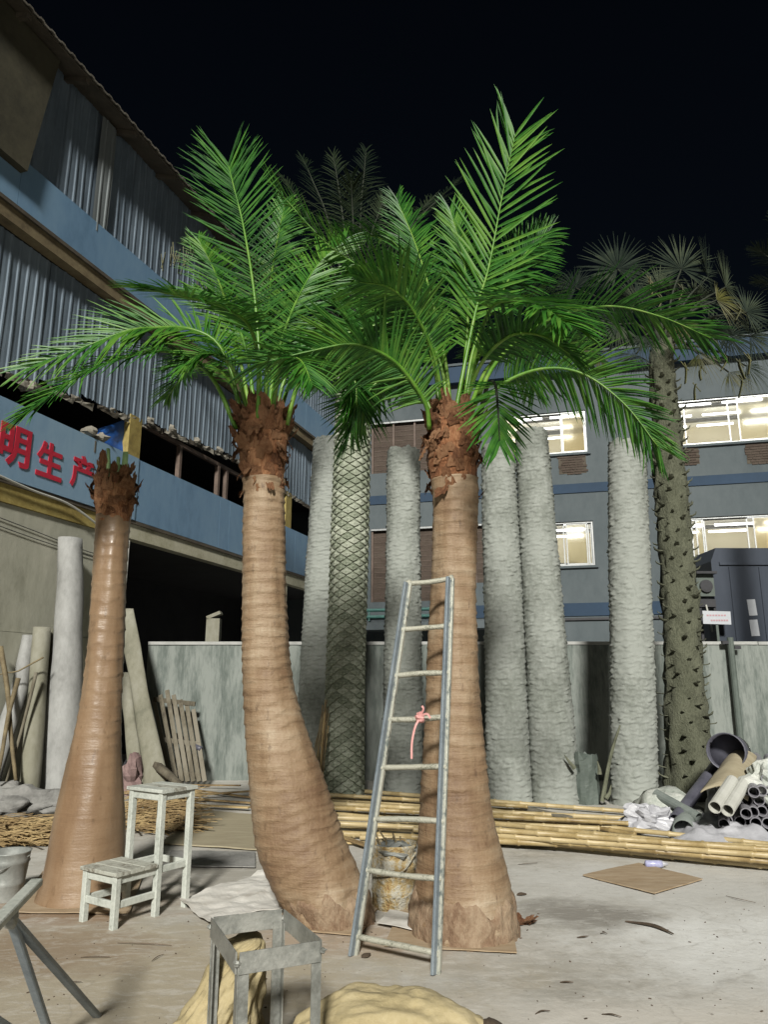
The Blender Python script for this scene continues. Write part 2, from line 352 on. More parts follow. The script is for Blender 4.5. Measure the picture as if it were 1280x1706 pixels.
# concrete ground: cement floor with dirt, plaster splashes, damp patches and a painted pool of light at right
def ground_mat():
    m = bpy.data.materials.new('yard_concrete'); m.use_nodes = True
    nt = m.node_tree; L = nt.links; b = nt.nodes['Principled BSDF']
    tc = nd(nt, 'ShaderNodeTexCoord')
    def noi(scale, det=7, rough=.62, st=(1, 1, 1), loc=(0, 0, 0), dist=0.0):
        mp = nd(nt, 'ShaderNodeMapping'); mp.inputs['Scale'].default_value = st; mp.inputs['Location'].default_value = loc
        L.new(tc.outputs['Object'], mp.inputs[0])
        n = nd(nt, 'ShaderNodeTexNoise', Scale=scale, Detail=det, Roughness=rough, Distortion=dist); L.new(mp.outputs[0], n.inputs['Vector']); return n.outputs[0]
    def ramp(src, ps, cs):
        r = nd(nt, 'ShaderNodeValToRGB')
        while len(r.color_ramp.elements) < len(ps): r.color_ramp.elements.new(.5)
        for i, (p, c) in enumerate(zip(ps, cs)):
            r.color_ramp.elements[i].position = p
            r.color_ramp.elements[i].color = (c, c, c, 1) if not hasattr(c, '__len__') else (*c, 1)
        L.new(src, r.inputs[0]); return r.outputs[0]
    def mix(f, a, c):
        x = nd(nt, 'ShaderNodeMix', data_type='RGBA')
        L.new(f, x.inputs['Factor']); L.new(a, x.inputs['A'])
        if hasattr(c, '__len__'): x.inputs['B'].default_value = (*c, 1)
        else: L.new(c, x.inputs['B'])
        return x.outputs['Result']
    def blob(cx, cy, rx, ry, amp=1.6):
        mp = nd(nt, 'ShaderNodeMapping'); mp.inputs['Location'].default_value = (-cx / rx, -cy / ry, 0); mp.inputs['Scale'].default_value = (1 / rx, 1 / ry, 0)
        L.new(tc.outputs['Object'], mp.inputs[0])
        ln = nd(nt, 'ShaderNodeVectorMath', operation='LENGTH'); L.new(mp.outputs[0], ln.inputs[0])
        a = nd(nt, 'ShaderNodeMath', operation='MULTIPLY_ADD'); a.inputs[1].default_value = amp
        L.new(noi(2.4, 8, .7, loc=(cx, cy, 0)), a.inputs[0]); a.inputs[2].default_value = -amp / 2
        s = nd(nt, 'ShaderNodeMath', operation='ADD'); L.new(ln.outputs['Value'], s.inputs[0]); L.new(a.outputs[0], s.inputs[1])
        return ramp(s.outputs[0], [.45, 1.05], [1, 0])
    base = ramp(noi(.9, 9, .68), [.30, .46, .58, .72], [(.28, .264, .23), (.375, .358, .32), (.437, .422, .387), (.51, .496, .468)])
    c = mix(ramp(noi(3.5, 8, .7, (1, 1.8, 1), dist=.6), [.52, .72], [0, .6]), base, (.30, .275, .23))
    c = mix(ramp(noi(5.5, 9, .75, (1, 2.6, 1), (4, 9, 0), .8), [.50, .66], [0, .55]), c, (.52, .49, .44))
    c = mix(ramp(noi(9, 8, .75, (1.6, 1, 1), (14, 3, 0), 1.2), [.56, .70], [0, .5]), c, (.27, .245, .20))
    for cx, cy, rx, ry, colr in ((-1.6, 4.2, 2.4, 1.3, (.37, .325, .245)), (2.6, 4.9, 1.7, .8, (.68, .68, .66)), (3.2, 4.2, 2.0, 1.6, (.60, .595, .57)), (1.2, 3.6, 1.4, .6, (.54, .51, .46)), (2.2, 6.2, 1.6, 1.0, (.50, .49, .46)),  # pale right-hand blobs: plaster residue plus a lamp's pool of light painted in
                                 (-2.0, 4.7, .9, .5, (.27, .21, .145)), (-2.1, 5.6, .8, .6, (.25, .17, .105)), (1.35, 5.4, .5, .42, (.24, .225, .20)),
                                 (-.1, 4.9, .9, .4, (.36, .29, .22)), (-1.2, 6.3, 1.6, .9, (.34, .32, .28))):
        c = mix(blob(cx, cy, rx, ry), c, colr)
    c = mix(ramp(noi(4.2, 9, .78, (1, 2.4, 1), (1, 19, 0), 1.0), [.50, .64], [0, .42]), c, (.62, .605, .57))
    c = mix(ramp(noi(6.5, 9, .78, (1.3, 2, 1), (24, 3, 0), 1.4), [.53, .68], [0, .5]), c, (.315, .29, .245))
    spots = ramp(noi(26, 4, .6), [.66, .74], [0, .75])
    c = mix(spots, c, (.16, .135, .11))
    chips = ramp(noi(17, 4, .6, loc=(9, 4, 0)), [.68, .75], [0, .7])
    c = mix(chips, c, (.58, .575, .55))
    vo = nd(nt, 'ShaderNodeTexVoronoi', feature='DISTANCE_TO_EDGE', Scale=.55)
    mp = nd(nt, 'ShaderNodeMapping'); L.new(tc.outputs['Object'], mp.inputs[0])
    wv = nd(nt, 'ShaderNodeTexNoise', Scale=3.0, Detail=6.0); L.new(mp.outputs[0], wv.inputs['Vector'])
    va = nd(nt, 'ShaderNodeVectorMath', operation='MULTIPLY_ADD'); va.inputs[1].default_value = (.5, .5, 0); L.new(wv.outputs['Color'], va.inputs[0]); L.new(mp.outputs[0], va.inputs[2])
    L.new(va.outputs[0], vo.inputs['Vector'])
    c = mix(ramp(vo.outputs[0], [0.0, .005], [.22, 0]), c, (.16, .145, .12))
    L.new(c, b.inputs['Base Color'])
    b.inputs['Roughness'].default_value = .82
    bp_ = nd(nt, 'ShaderNodeBump', Strength=.45, Distance=.012)
    L.new(noi(14, 9, .72), bp_.inputs['Height']); L.new(bp_.outputs[0], b.inputs['Normal'])
    return m
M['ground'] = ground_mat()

# ================================================================== THE SETTING
rnd = random.Random(7)
g = MB()
nx, ny = 60, 60
g.v = []
def gcoord(i, n, lo, hi): return lo + (hi - lo) * i / n
for j in range(ny + 1):
    for i in range(nx + 1):
        x, y = gcoord(i, nx, -60, 60), gcoord(j, ny, -60, 80)
        g.v.append((x, y, 0.0))
g.f = [(j * (nx + 1) + i, j * (nx + 1) + i + 1, (j + 1) * (nx + 1) + i + 1, (j + 1) * (nx + 1) + i) for j in range(ny) for i in range(nx)]
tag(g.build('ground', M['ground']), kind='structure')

# ---------------------------------------------------------------- garden wall
WY = 12.25
wall = empty('boundary_wall', (3.0, WY, 0), 'stained grey rendered yard wall with pale coping behind the row of trunks', 'wall')
m = MB()
x0, x1 = -3.86, 16.0
cols, rows = 120, 18
for side, y in ((0, WY), (1, WY + .2)):
    b0 = len(m.v)
    for j in range(rows + 1):
        for i in range(cols + 1):
            x = x0 + (x1 - x0) * i / cols; z = 2.1 * j / rows
            yy = y + (0.012 * nz(x * 1.6, z * .8, 3) + .007 * nz(x * 6, z * 3, 9) if side == 0 else 0)
            m.v.append((x, yy, z))
    for j in range(rows):
        for i in range(cols):
            a = b0 + j * (cols + 1) + i
            q = (a, a + 1, a + cols + 2, a + cols + 1)
            m.f.append(q if side == 0 else q[::-1])
m.build('render_face', M['gwall'], wall, smooth=True)
xx = x0
k = 0
while xx < x1 - .1:
    w = min(1.9 + .3 * rnd.random(), x1 - xx)
    MB().box((xx + w / 2 - .004, WY + .1, 2.125 + .006 * rnd.random()), (w - .012, .235, .05)).build('coping_slab', M['coping'], wall)
    xx += w
    k += 1

# ---------------------------------------------------------------- factory on the left
BD = V((math.sin(R(18)), math.cos(R(18)), 0)); BN = V((BD.y, -BD.x, 0)); B0 = V((-4.36, 10.5, 0))
def bp(s, z, o=0.0): return B0 + BD * s + BN * o + V((0, 0, z))
BROT = Matrix((BD, BN * -1, V((0, 0, 1)))).transposed()
def bbox(mb, s0, s1, z0, z1, o0, o1):
    return mb.box(bp((s0 + s1) / 2, (z0 + z1) / 2, (o0 + o1) / 2), (s1 - s0, o1 - o0, z1 - z0), BROT)
fac = empty('factory_building', bp(2, 0, 0), 'tall factory with ribbed metal sheets, blue bands and dark open floors', 'building')
SMIN, SMAX = -5.2, 10.4
PITCHR = .16
def ribbed(n, z0, z1, jag, seed):
    """one profiled steel sheet of n ribs, local x along the wall, y outwards"""
    rr = random.Random(seed)
    xs = []
    for i in range(n):
        a = i * PITCHR
        xs += [(a, 0), (a + .045, .002), (a + .088, 0), (a + .104, .013), (a + .127, .013), (a + .144, 0)]
    xs.append((n * PITCHR + .02, 0))
    mb = MB(); rows = 7
    for j in range(rows + 1):
        t = j / rows
        for q, (x, y) in enumerate(xs):
            zb = z0 + (jag * (rr.random() - .5) if j == 0 else 0)
            mb.v.append((x, y + .006 * math.sin(t * 5 + q * .3 + seed), zb + (z1 - zb) * t))
    c = len(xs)
    for j in range(rows):
        for i in range(c - 1):
            a = j * c + i
            mb.f.append((a, a + 1, a + c + 1, a + c))
    return mb
def corr_bottom(s): return interp([(-6, 5.3), (-1.8, 5.38), (1.0, 5.72), (4.0, 5.95), (7.6, 5.8), (12, 5.75)], s)[0]
low_meshes = []
nsheet = int((SMAX - SMIN) / (5 * PITCHR))
for i in range(nsheet):
    s0 = SMIN + i * 5 * PITCHR
    zb = corr_bottom(s0 + .4) + rnd.uniform(-.03, .03)
    me = ribbed(5, zb, 7.27, .05, i).mesh('sheet', M['sheet'])
    tilt = rnd.uniform(-.006, .006)
    place('lower_metal_sheet', me, fac, frame(BD + V((0, 0, tilt)), BN, V((0, 0, 1)), bp(s0, 0, .03 + .006 * (i % 2))))
up = [ribbed(5, 8.33, 10.27, .03, 40 + i).mesh('sheet', M['sheet']) for i in range(3)]
for i in range(nsheet):
    s0 = SMIN + i * 5 * PITCHR
    o = .03 + .006 * (i % 2)
    dz = rnd.uniform(-.03, .02)
    place('upper_metal_sheet', up[i % 3], fac, frame(BD, BN, V((0, 0, 1)), bp(s0, dz, o)))
place('patch_sheet', ribbed(2, 8.22, 10.2, .02, 77).mesh('patch', M['sheet_pale']), fac, frame(BD + V((0, 0, -.01)), BN, V((0, 0, 1)), bp(-.62, 0, .075)))
# backing behind the sheets, so no light leaks
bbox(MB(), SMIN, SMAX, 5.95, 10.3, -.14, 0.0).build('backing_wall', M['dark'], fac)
# blue upper band in long panels
s0 = SMIN
edges = [-5.2, -1.96, 1.4, 4.8, 7.4, 10.4]
for a, b in zip(edges, edges[1:]):
    bbox(MB(), a + .004, b - .004, 7.56, 8.36 + (.0 if a > -2 else -.12), .05, .115).build('blue_band_panel', M['bluep'], fac)
bbox(MB(), SMIN, SMAX, 7.30, 7.497, .02, .20).build('yellow_beam', M['oldbeam'], fac)
bbox(MB(), SMIN, SMAX, 7.5, 7.555, .02, .235).build('beam_lip', M['timber'], fac)
# brown projecting stair wall at the near end
m = MB()
pts = [(-1.66, 10.17), (-1.98, 8.12), (-5.2, 8.12), (-5.2, 10.17)]
vs_ = [bp(s, z, .24) for s, z in pts] + [bp(s, z, 0.12) for s, z in pts]
m.add(vs_, [(0, 1, 2, 3), (7, 6, 5, 4), (0, 4, 5, 1), (1, 5, 6, 2), (2, 6, 7, 3), (3, 7, 4, 0)])
m.build('stair_wall', M['brownwall'], fac)
# roof with its overhanging eave
def slab(mb, s0, s1, o0, z0, o1, z1, th):
    q = [bp(s0, z0, o0), bp(s1, z0, o0), bp(s1, z1, o1), bp(s0, z1, o1)]
    d_ = V((0, 0, th))
    return mb.add(q + [p + d_ for p in q], [(0, 1, 2, 3), (7, 6, 5, 4), (0, 4, 5, 1), (1, 5, 6, 2), (2, 6, 7, 3), (3, 7, 4, 0)])
roof_o = slab(MB(), SMIN, SMAX, .0, 10.285, .47, 10.115, .02).build('eave_soffit', M['timber'], fac)
for i in range(14):
    s = SMIN + .5 + i * 1.13
    slab(MB(), s - .04, s + .04, .0, 10.20, .44, 10.04, .08).build('eave_bracket', M['timber'], roof_o)
def roof_sheet(n, seed):
    mb = MB(); xs = []
    for i in range(n):
        a = i * .2
        xs += [(a, 0), (a + .06, 0), (a + .085, .024), (a + .145, .024), (a + .17, 0)]
    xs.append((n * .2 + .015, 0))
    c = len(xs)
    for y, dz in ((.50, 0), (-3.2, 1.33)):
        for x, z in xs: mb.v.append((x, y, z + dz))
    for y, dz in ((.50, -.03), (-3.2, 1.30)):
        for x, z in xs: mb.v.append((x, y, z + dz))
    for i in range(c - 1):
        mb.f.append((i, i + 1, c + i + 1, c + i))
        mb.f.append((2 * c + i + 1, 2 * c + i, 3 * c + i, 3 * c + i + 1))
        mb.f.append((i + 1, i, 2 * c + i, 2 * c + i + 1))
    return mb
rs = roof_sheet(4, 1).mesh('roof_sheet', M['roof'])
for i in range(19):
    place('roof_sheet', rs, fac, frame(BD, BN, V((0, 0, 1)), bp(SMIN + i * .8, 10.165 + .004 * (i % 2), 0)))
# middle floor: dark open storey, posts, window frame
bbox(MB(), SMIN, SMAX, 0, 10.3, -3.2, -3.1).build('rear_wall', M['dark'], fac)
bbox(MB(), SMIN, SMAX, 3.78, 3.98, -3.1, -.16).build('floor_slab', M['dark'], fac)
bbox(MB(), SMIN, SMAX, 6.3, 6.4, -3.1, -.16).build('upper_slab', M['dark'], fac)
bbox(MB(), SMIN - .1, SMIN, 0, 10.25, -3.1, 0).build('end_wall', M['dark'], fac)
bbox(MB(), SMAX, SMAX + .1, 0, 10.15, -3.1, .1).build('end_wall', M['office'], fac)
for s in (.76, 6.55):
    bbox(MB(), s, s + .3, 5.0, corr_bottom(s) + .02, -.12, .055).build('yellow_post', M['yellow'], fac)
m = MB(); bbox(m, 1.07, 6.5, 5.66, 5.73, -.10, -.03); m.build('window_head', M['brownframe'], fac)
for s in (2.33, 3.66, 3.98, 5.2):
    bbox(MB(), s - .035, s + .035, 5.0, 5.656, -.10, -.02).build('mullion', M['brownframe'], fac)
# crumpled flashing and rags along the sheet bottoms
for i in range(26):
    s = -2.6 + i * .42 + rnd.uniform(-.1, .1)
    z = corr_bottom(s) - .02
    mb = MB(); n = 6
    for j in range(3):
        for q in range(n + 1):
            mb.v.append(bp(s + q * .08, z + j * .045 - .06 + .03 * nz(s + q * .5, j, 5), .05 + .05 * nz(s * 3 + q * .6, j * 2, 1)))
    for j in range(2):
        for q in range(n): a = j * (n + 1) + q; mb.f.append((a, a + 1, a + n + 2, a + n + 1))
    mb.build('torn_flashing', M['rag'] if i % 3 else M['timber'], fac)
def lump(c, rx, ry, rz, seed, amp=.25, n=10, mlist=12, flat=True):
    """an uneven closed lump (stones, sacks, knots of rag)"""
    mb = MB(); c = V(c)
    for j in range(n + 1):
        ph = math.pi * j / n
        for i in range(mlist):
            th = 2 * math.pi * i / mlist
            d = V((math.sin(ph) * math.cos(th), math.sin(ph) * math.sin(th), math.cos(ph)))
            k = 1 + amp * noise.noise(d * 1.7 + V((seed * 3.1, seed, 0))) + amp * .4 * noise.noise(d * 4.5 + V((seed, 7, seed)))
            p = V((d.x * rx * k, d.y * ry * k, d.z * rz * k))
            if flat and p.z < -rz * .75: p.z = -rz * .75
            mb.v.append(c + p)
    for j in range(n):
        for i in range(mlist):
            mb.f.append((j * mlist + i, (j + 1) * mlist + i, (j + 1) * mlist + (i + 1) % mlist, j * mlist + (i + 1) % mlist))
    return mb
for i, (s, z) in enumerate(((-1.3, 5.36), (-.1, 5.12), (.15, 5.1), (1.25, 5.75), (1.9, 5.83), (2.7, 5.86), (3.5, 5.92))):
    lump(bp(s, z, .0), .13, .10, .075, i, .5, 7, 9).build('rag_knot', M['rag'], fac)
# sill beam under the sign and the ground floor
for a, b, mt in ((SMIN, .35, 'yellow'), (.353, SMAX, 'cream')):
    bbox(MB(), a, b, 3.72, 3.955, -.15, .03).build('sill_beam', M[mt], fac)
bbox(MB(), SMIN, SMAX, 3.957, 4.01, -.15, .06).build('drip_strip', M['timber'], fac)
bbox(MB(), SMIN, .93, 2.125, 3.715, -.15, 0).build('upper_render', M['lowwall'], fac)
bbox(MB(), SMIN, .93, 0, 2.118, -.15, .025).build('lower_render', M['lowwall'], fac)
bbox(MB(), 6.6, 6.85, 0, 3.715, -.15, .0).build('door_pier', M['cream'], fac)
m = MB().tube([bp(.985, 3.68, .03), bp(.98, 2.6, .03), bp(.97, .05, .03)], .022, 8); m.build('white_downpipe', M['cable'], fac)
# plain lower blue cladding right of the sign
edges = [1.04, 3.62, 4.0, 6.6, 7.1, 10.4]
for a, b in zip(edges, edges[1:]):
    bbox(MB(), a + .004, b - .004, 4.015, 5.02, .0, .06).build('blue_cladding_panel', M['bluep'], fac)

# the sign with red characters
sign = empty('factory_sign', bp(-1.5, 4.0, .06), 'light blue fascia sign with large red Chinese characters behind the leftmost trunk', 'sign')
for a, b in ((-5.2, -2.4), (-2.395, -.02), (-.015, 1.035)):
    bbox(MB(), a, b, 4.015, 5.03, .0, .075).build('sign_panel', M['signblue'], sign)
def glyph(ch, s0, s1, z0, z1):
    c = bpy.data.curves.new('character', 'FONT'); c.body = ch; c.offset = .026; c.extrude = .006; c.resolution_u = 3
    o = bpy.data.objects.new('tmp', c); COL.objects.link(o)
    dg = bpy.context.evaluated_depsgraph_get()
    me = bpy.data.meshes.new_from_object(o.evaluated_get(dg))
    bpy.data.objects.remove(o)
    xs = [v.co.x for v in me.vertices]; ys = [v.co.y for v in me.vertices]
    ax, bx, ay, by = min(xs), max(xs), min(ys), max(ys)
    org = origin_of(sign)
    for v in me.vertices:
        p = bp(s0 + (v.co.x - ax) / (bx - ax) * (s1 - s0), z0 + (v.co.y - ay) / (by - ay) * (z1 - z0), .082 + v.co.z)
        v.co = p - org
    me.materials.clear(); me.materials.append(M['red'])
    o = bpy.data.objects.new('red_character', me); COL.objects.link(o); o.parent = sign
for ch, a, b, lo, hi in (('明', -1.75, -1.24, 4.19, 4.73), ('生', -1.12, -.64, 4.19, 4.69), ('产', -.47, .0, 4.20, 4.70)):
    glyph(ch, a, b, lo, hi)
for s in (-.02,):
    bbox(MB(), s - .012, s + .012, 4.82, 5.0, .076, .082).build('rust_streak', M['timber'], sign)
tag(MB().tube(catmull([bp(-2.2, 4.05, .12), bp(-1.2, 3.96, .1), bp(-.5, 3.93, .1), bp(.05, 3.78, .12), bp(.5, 3.62, .08)], 20), .016, 6).build('sign_cable', M['cable'], loc=bp(-1, 3.9, .1)),
    'pale cable sagging along the lower edge of the sign', 'cable')
for k_, (za, zb) in enumerate(((3.52, 3.36), (3.42, 3.30))):
    tag(MB().tube(catmull([bp(-2.2, za + .05, .02), bp(-1, za - .06, .02), bp(0, zb, .02), bp(.6, zb - .02, .02)], 14), .006, 5).build('wall_wire', M['cut'], loc=bp(-1, 3.4, .02)),
        ('upper' if k_ == 0 else 'lower') + ' of two thin dark wires across the pale render under the sign', 'wire', 'wires on the factory wall')
# blue tarp in the open storey
m = MB(); n = 8
A_, B_, C_, D_ = bp(-.1, 5.02, -.05), bp(.76, 5.02, -.05), bp(.76, 5.62, -.05), bp(.15, 5.25, -.08)
for j in range(n + 1):
    for i in range(n + 1):
        u, v = i / n, j / n
        p = A_ * (1 - u) * (1 - v) + B_ * u * (1 - v) + C_ * u * v + D_ * (1 - u) * v
        m.v.append(p + BN * (.05 * nz(u * 4, v * 4, 2)))
for j in range(n):
    for i in range(n): a = j * (n + 1) + i; m.f.append((a, a + 1, a + n + 2, a + n + 1))
tag(m.build('blue_tarp', M['bluetarp'], smooth=True, loc=A_), 'crumpled blue tarp hanging beside the yellow post above the sign', 'tarp')

# ---------------------------------------------------------------- office block behind the wall
OD = V((-math.cos(R(14)), math.sin(R(14)), 0)); ON = V((-math.sin(R(14)), -math.cos(R(14)), 0)); O0 = V((10.6, 20, 0))
def op(s, z, o=0.0): return O0 + OD * s + ON * o + V((0, 0, z))
OROT = Matrix((OD, ON * -1, V((0, 0, 1)))).transposed()
def obox(mb, s0, s1, z0, z1, o0, o1):
    return mb.box(op((s0 + s1) / 2, (z0 + z1) / 2, (o0 + o1) / 2), (abs(s1 - s0), o1 - o0, z1 - z0), OROT)
off = empty('office_building', op(5, 0, 0), 'grey office block with blue bands and lit windows behind the wall', 'building')
OS0, OS1 = -6.0, 13.2
# window openings: (s0, s1, z0, z1, kind)
WINS = [(4.63, 7.3, 8.22, 9.56, 'lit'), (-1.9, 2.35, 8.2, 9.6, 'lit'), (4.62, 6.6, 4.8, 6.12, 'lit'), (-1.9, 2.3, 4.78, 6.06, 'lit'),
        (9.2, 11.35, 8.0, 9.72, 'shut'), (9.2, 11.35, 3.9, 6.2, 'shut'), (7.75, 8.75, 4.4, 6.2, 'shut')]
ss = sorted({OS0, OS1} | {w[0] for w in WINS} | {w[1] for w in WINS})
zs = sorted({0.0, 10.75} | {w[2] for w in WINS} | {w[3] for w in WINS})
m = MB()
for a, b in zip(ss, ss[1:]):
    z_run = None
    for c, d in zip(zs, zs[1:]):
        hole = any(w[0] <= a + 1e-6 and w[1] >= b - 1e-6 and w[2] <= c + 1e-6 and w[3] >= d - 1e-6 for w in WINS)
        if not hole:
            if z_run is None: z_run = c
        if (hole or d == zs[-1]) and z_run is not None:
            top = d if not hole else c
            obox(m, a, b, z_run, top, -.22, 0)
            z_run = None
m.build('wall', M['office'], off)
obox(MB(), OS0, OS1, 10.755, 11.3, -.3, .22).build('parapet_band', M['band'], off)
obox(MB(), OS0, OS1, 11.305, 11.38, -.32, .26).build('parapet_cap', M['office'], off)
obox(MB(), OS0, OS1, 6.98, 7.26, .002, .03).build('blue_band', M['band'], off)
obox(MB(), OS0, 8.9, 3.35, 3.72, .002, .03).build('blue_band', M['band'], off)
obox(MB(), OS0, OS1, 3.23, 3.3, .002, .06).build('dark_trunking', M['blackm'], off)
def room(w):
    s0, s1, z0, z1, kind = w
    d = 3.2
    r_ = MB(); obox(r_, s0 - .4, s1 + .4, z0 - .5, z1 + .5, -.24 - d - .05, -.24 - d).build('room_wall', M['room'], off)
    obox(MB(), s0 - .4, s1 + .4, z1 + .28, z1 + .34, -.24 - d, -.24).build('room_ceiling', M['roomc'], off)
    for q in (s0 - .42, s1 + .36):
        obox(MB(), q, q + .06, z0 - .5, z1 + .28, -.24 - d, -.24).build('room_side', M['room'], off)
    for k in range(2):
        o = -1.1 - 1.35 * k
        obox(MB(), s0 - .3, s1 + .3, z1 + .14, z1 + .24, o - .12, o + .02).build('ceiling_beam', M['shelf'], off)
    for q_, (ds, hh) in enumerate(((.5, .55), (1.5, .35))):
        obox(MB(), s0 + ds, s0 + ds + .6, z0 - .4, z0 + hh, -.24 - d + .05, -.24 - d + .5).build('cupboard', M['shelf'], off)
    n = max(2, int((s1 - s0) / 1.35))
    for k in range(n):
        for o in (-.75, -1.75, -2.8):
            s = s0 + (k + .5) * (s1 - s0) / n + (.25 if o < -1 else -.15)
            a = op(s - .55, z1 + .1, o); b = op(s + .55, z1 + .1, o)
            MB().tube([a, b], .035, 8).build('fluorescent_tube', M['tube'], off)
def window(w, panes):
    s0, s1, z0, z1, kind = w
    t = .05
    win = obox(obox(obox(obox(MB(), s0, s1, z0, z0 + t, -.16, -.04), s0, s1, z1 - t, z1, -.16, -.04), s0, s0 + t, z0 + t, z1 - t, -.16, -.04), s1 - t, s1, z0 + t, z1 - t, -.16, -.04).build('window', M['alu'], off)
    for a, b, mt in panes:
        mb = MB(); f = .035; o0, o1 = (-.13, -.10) if mt == 'open' else (-.09, -.06)
        obox(mb, a, a + f, z0 + t, z1 - t, o0, o1); obox(mb, b - f, b, z0 + t, z1 - t, o0, o1)
        obox(mb, a + f, b - f, z0 + t, z0 + t + f, o0, o1); obox(mb, a + f, b - f, z1 - t - f, z1 - t, o0, o1)
        mb.build('sash', M['alu'], win)
        if mt != 'open':
            obox(MB(), a + f + .001, b - f - .001, z0 + t + f + .001, z1 - t - f - .001, (o0 + o1) / 2 - .004, (o0 + o1) / 2 + .004).build('pane', M[mt], win)
    obox(MB(), s0 - .08, s1 + .08, z0 - .07, z0 - .003, -.04, .07).build('sill', M['office'], win)
    return win
for w in WINS:
    if w[4] == 'lit': room(w)
window(WINS[0], [(4.68, 5.35, 'frost'), (5.36, 6.55, 'open'), (6.56, 7.25, 'frost')])
window(WINS[1], [(-1.85, -.75, 'open'), (-.74, .40, 'frostw'), (.62, 1.85, 'open'), (2.0, 2.3, 'frostw')])
window(WINS[2], [(4.67, 4.78, 'open'), (4.8, 5.4, 'frostw'), (5.45, 6.55, 'open')])
window(WINS[3], [(-1.85, .32, 'frost'), (.45, 1.6, 'open'), (1.62, 1.82, 'frostw'), (1.9, 2.25, 'open')])
for w in WINS:
    if w[4] != 'lit':
        s0, s1, z0, z1, _ = w
        win = obox(MB(), s0, s1, z0, z1, -.2, -.13).build('window', M['brick'], off)
        n = 3
        for k in range(n + 1):
            s = s0 + .03 + (s1 - s0 - .06) * k / n
            obox(MB(), s - .03, s + .03, z0, z1, -.128, -.06).build('frame_bar', M['brownframe'], win)
        obox(MB(), s0, s1, z1 - .06, z1, -.055, -.01).build('head_bar', M['alu'], win)
        zz = z0 + .12
        while zz < z1 - .1:
            obox(MB(), s0, s1, zz, zz + .012, -.129, -.118).build('slat_line', M['brownframe'], win)
            zz += .16
for (s0, s1, z0, z1) in ((4.65, 5.55, 7.55, 8.14), (-.6, .35, 7.5, 8.12), (1.5, 2.1, 7.6, 8.1)):
    patch = empty_patch = MB()
    rr = random.Random(int(s0 * 10) + 99)
    zz = z0; row = 0
    pm = MB(); obox(pm, s0 + .05, s1 - .05, z0 + .03, z1, .001, .008)
    par = pm.build('brick_patch', M['timber'], off)
    while zz < z1 - .04:
        a = s0 + (.0 if row % 2 else .11) + .1 * rr.random()
        lim = s1 - .1 * rr.random() - (.12 if row < 2 else 0)
        while a + .1 < lim:
            obox(MB(), a, min(a + .2, lim), zz, zz + .06, .009, .018 + .008 * rr.random()).build('brick', M['brick'], par)
            a += .215
        zz += .075; row += 1
m = MB()
for z in (3.42, 3.62): m.tube([op(8.9, z, .35), op(12.6, z, .35)], .05, 8)
for s in (8.9, 10.1, 11.3, 12.5): m.tube([op(s, 3.3, .35), op(s, 3.62, .35)], .03, 6)
m.build('teal_rail', M['teal'], off)
MB().tube([op(11.75, 10.6, .1), op(11.75, 3, .1), op(11.75, 0, .1)], .09, 10).build('drainpipe', M['bluep'], off)
for z in (5.2, 7.0, 9.0): obox(MB(), 11.62, 11.88, z, z + .06, .02, .21).build('pipe_clip', M['blackm'], off)
obox(MB(), 7.5, 11.5, 3.0, 3.22, .0, .9).build('canopy_slab', M['office'], off)

# ---------------------------------------------------------------- slate blue metal shed by the office
SY = 15.2
a, b = P(1192, 1000, SY), P(1420, 1000, SY)
ztop = P(1230, 913, SY).z
shed = empty('metal_shed', (a.x + 1.5, SY, 0), 'dark slate-blue metal shed rising behind the wall at the right edge', 'shed')
m = MB()
xl, xr = a.x, b.x
prof = [(xl, 0), (xl, ztop - .28), (xl + .12, ztop), (xr, ztop), (xr, 0)]
n = len(prof)
vs_ = [(x, SY, z) for x, z in prof] + [(x, SY + 1.8, z) for x, z in prof]
m.add(vs_, [tuple(range(n))[::-1], tuple(range(n, 2 * n))] + [(i, (i + 1) % n, n + (i + 1) % n, n + i) for i in range(n)])
m.build('shed_body', M['shed'], shed)
for k in range(4):
    x = xl + .35 + k * .62
    MB().box((x + .28, SY - .012, ztop - 1.25), (.56, .02, 1.7)).build('door_leaf', M['shed'], shed)
MB().box(((xl + xr) / 2 + .06, SY - .02, ztop - .33), (xr - xl - .2, .035, .06)).build('head_rail', M['shed'], shed)
for px, py, w, h in ((1254, 1012, .17, .33), (1258, 1046, .17, .33)):
    c = P(px, py, SY - .03)
    tag(MB().box((0, 0, 0), (w, .006, h), Matrix.Rotation(-.05, 3, 'Y')).build('paper_notice', M['paper'], loc=None), ('upper' if py < 1030 else 'lower') + ' of two white paper notices pasted on the slate-blue shed', 'notice', 'notices on the shed').location = c
# machine unit between fan palm and shed
c = P(1178, 975, SY - .1)
unit = empty('wall_unit', (c.x, SY, 0), 'dark machine unit with pipes standing between the hairy trunk and the shed', 'machine')
m = MB().box((c.x - .02, SY + .1, c.z), (.36, .4, .45)); m.build('casing', M['postm'], unit)
MB().box((c.x - .02, SY - .12, c.z + .25), (.42, .2, .05)).build('hood', M['blackm'], unit)
MB().tube([(c.x - .02, SY - .11, c.z - .02), (c.x - .02, SY - .15, c.z - .02)], .13, 16).build('fan_guard', M['blackm'], unit)
MB().box((c.x, SY + .1, c.z - .36), (.34, .35, .16)).build('tray', M['blackm'], unit)
MB().tube([(c.x - .05, SY - .1, c.z - .4), (c.x + .03, SY - .1, c.z - .95)], .018, 6).build('white_pipe', M['cable'], unit)
for dx in (-.15, .15): MB().box((c.x + dx, SY + .1, (c.z - .46) / 2), (.05, .3, c.z - .46)).build('leg', M['blackm'], unit)
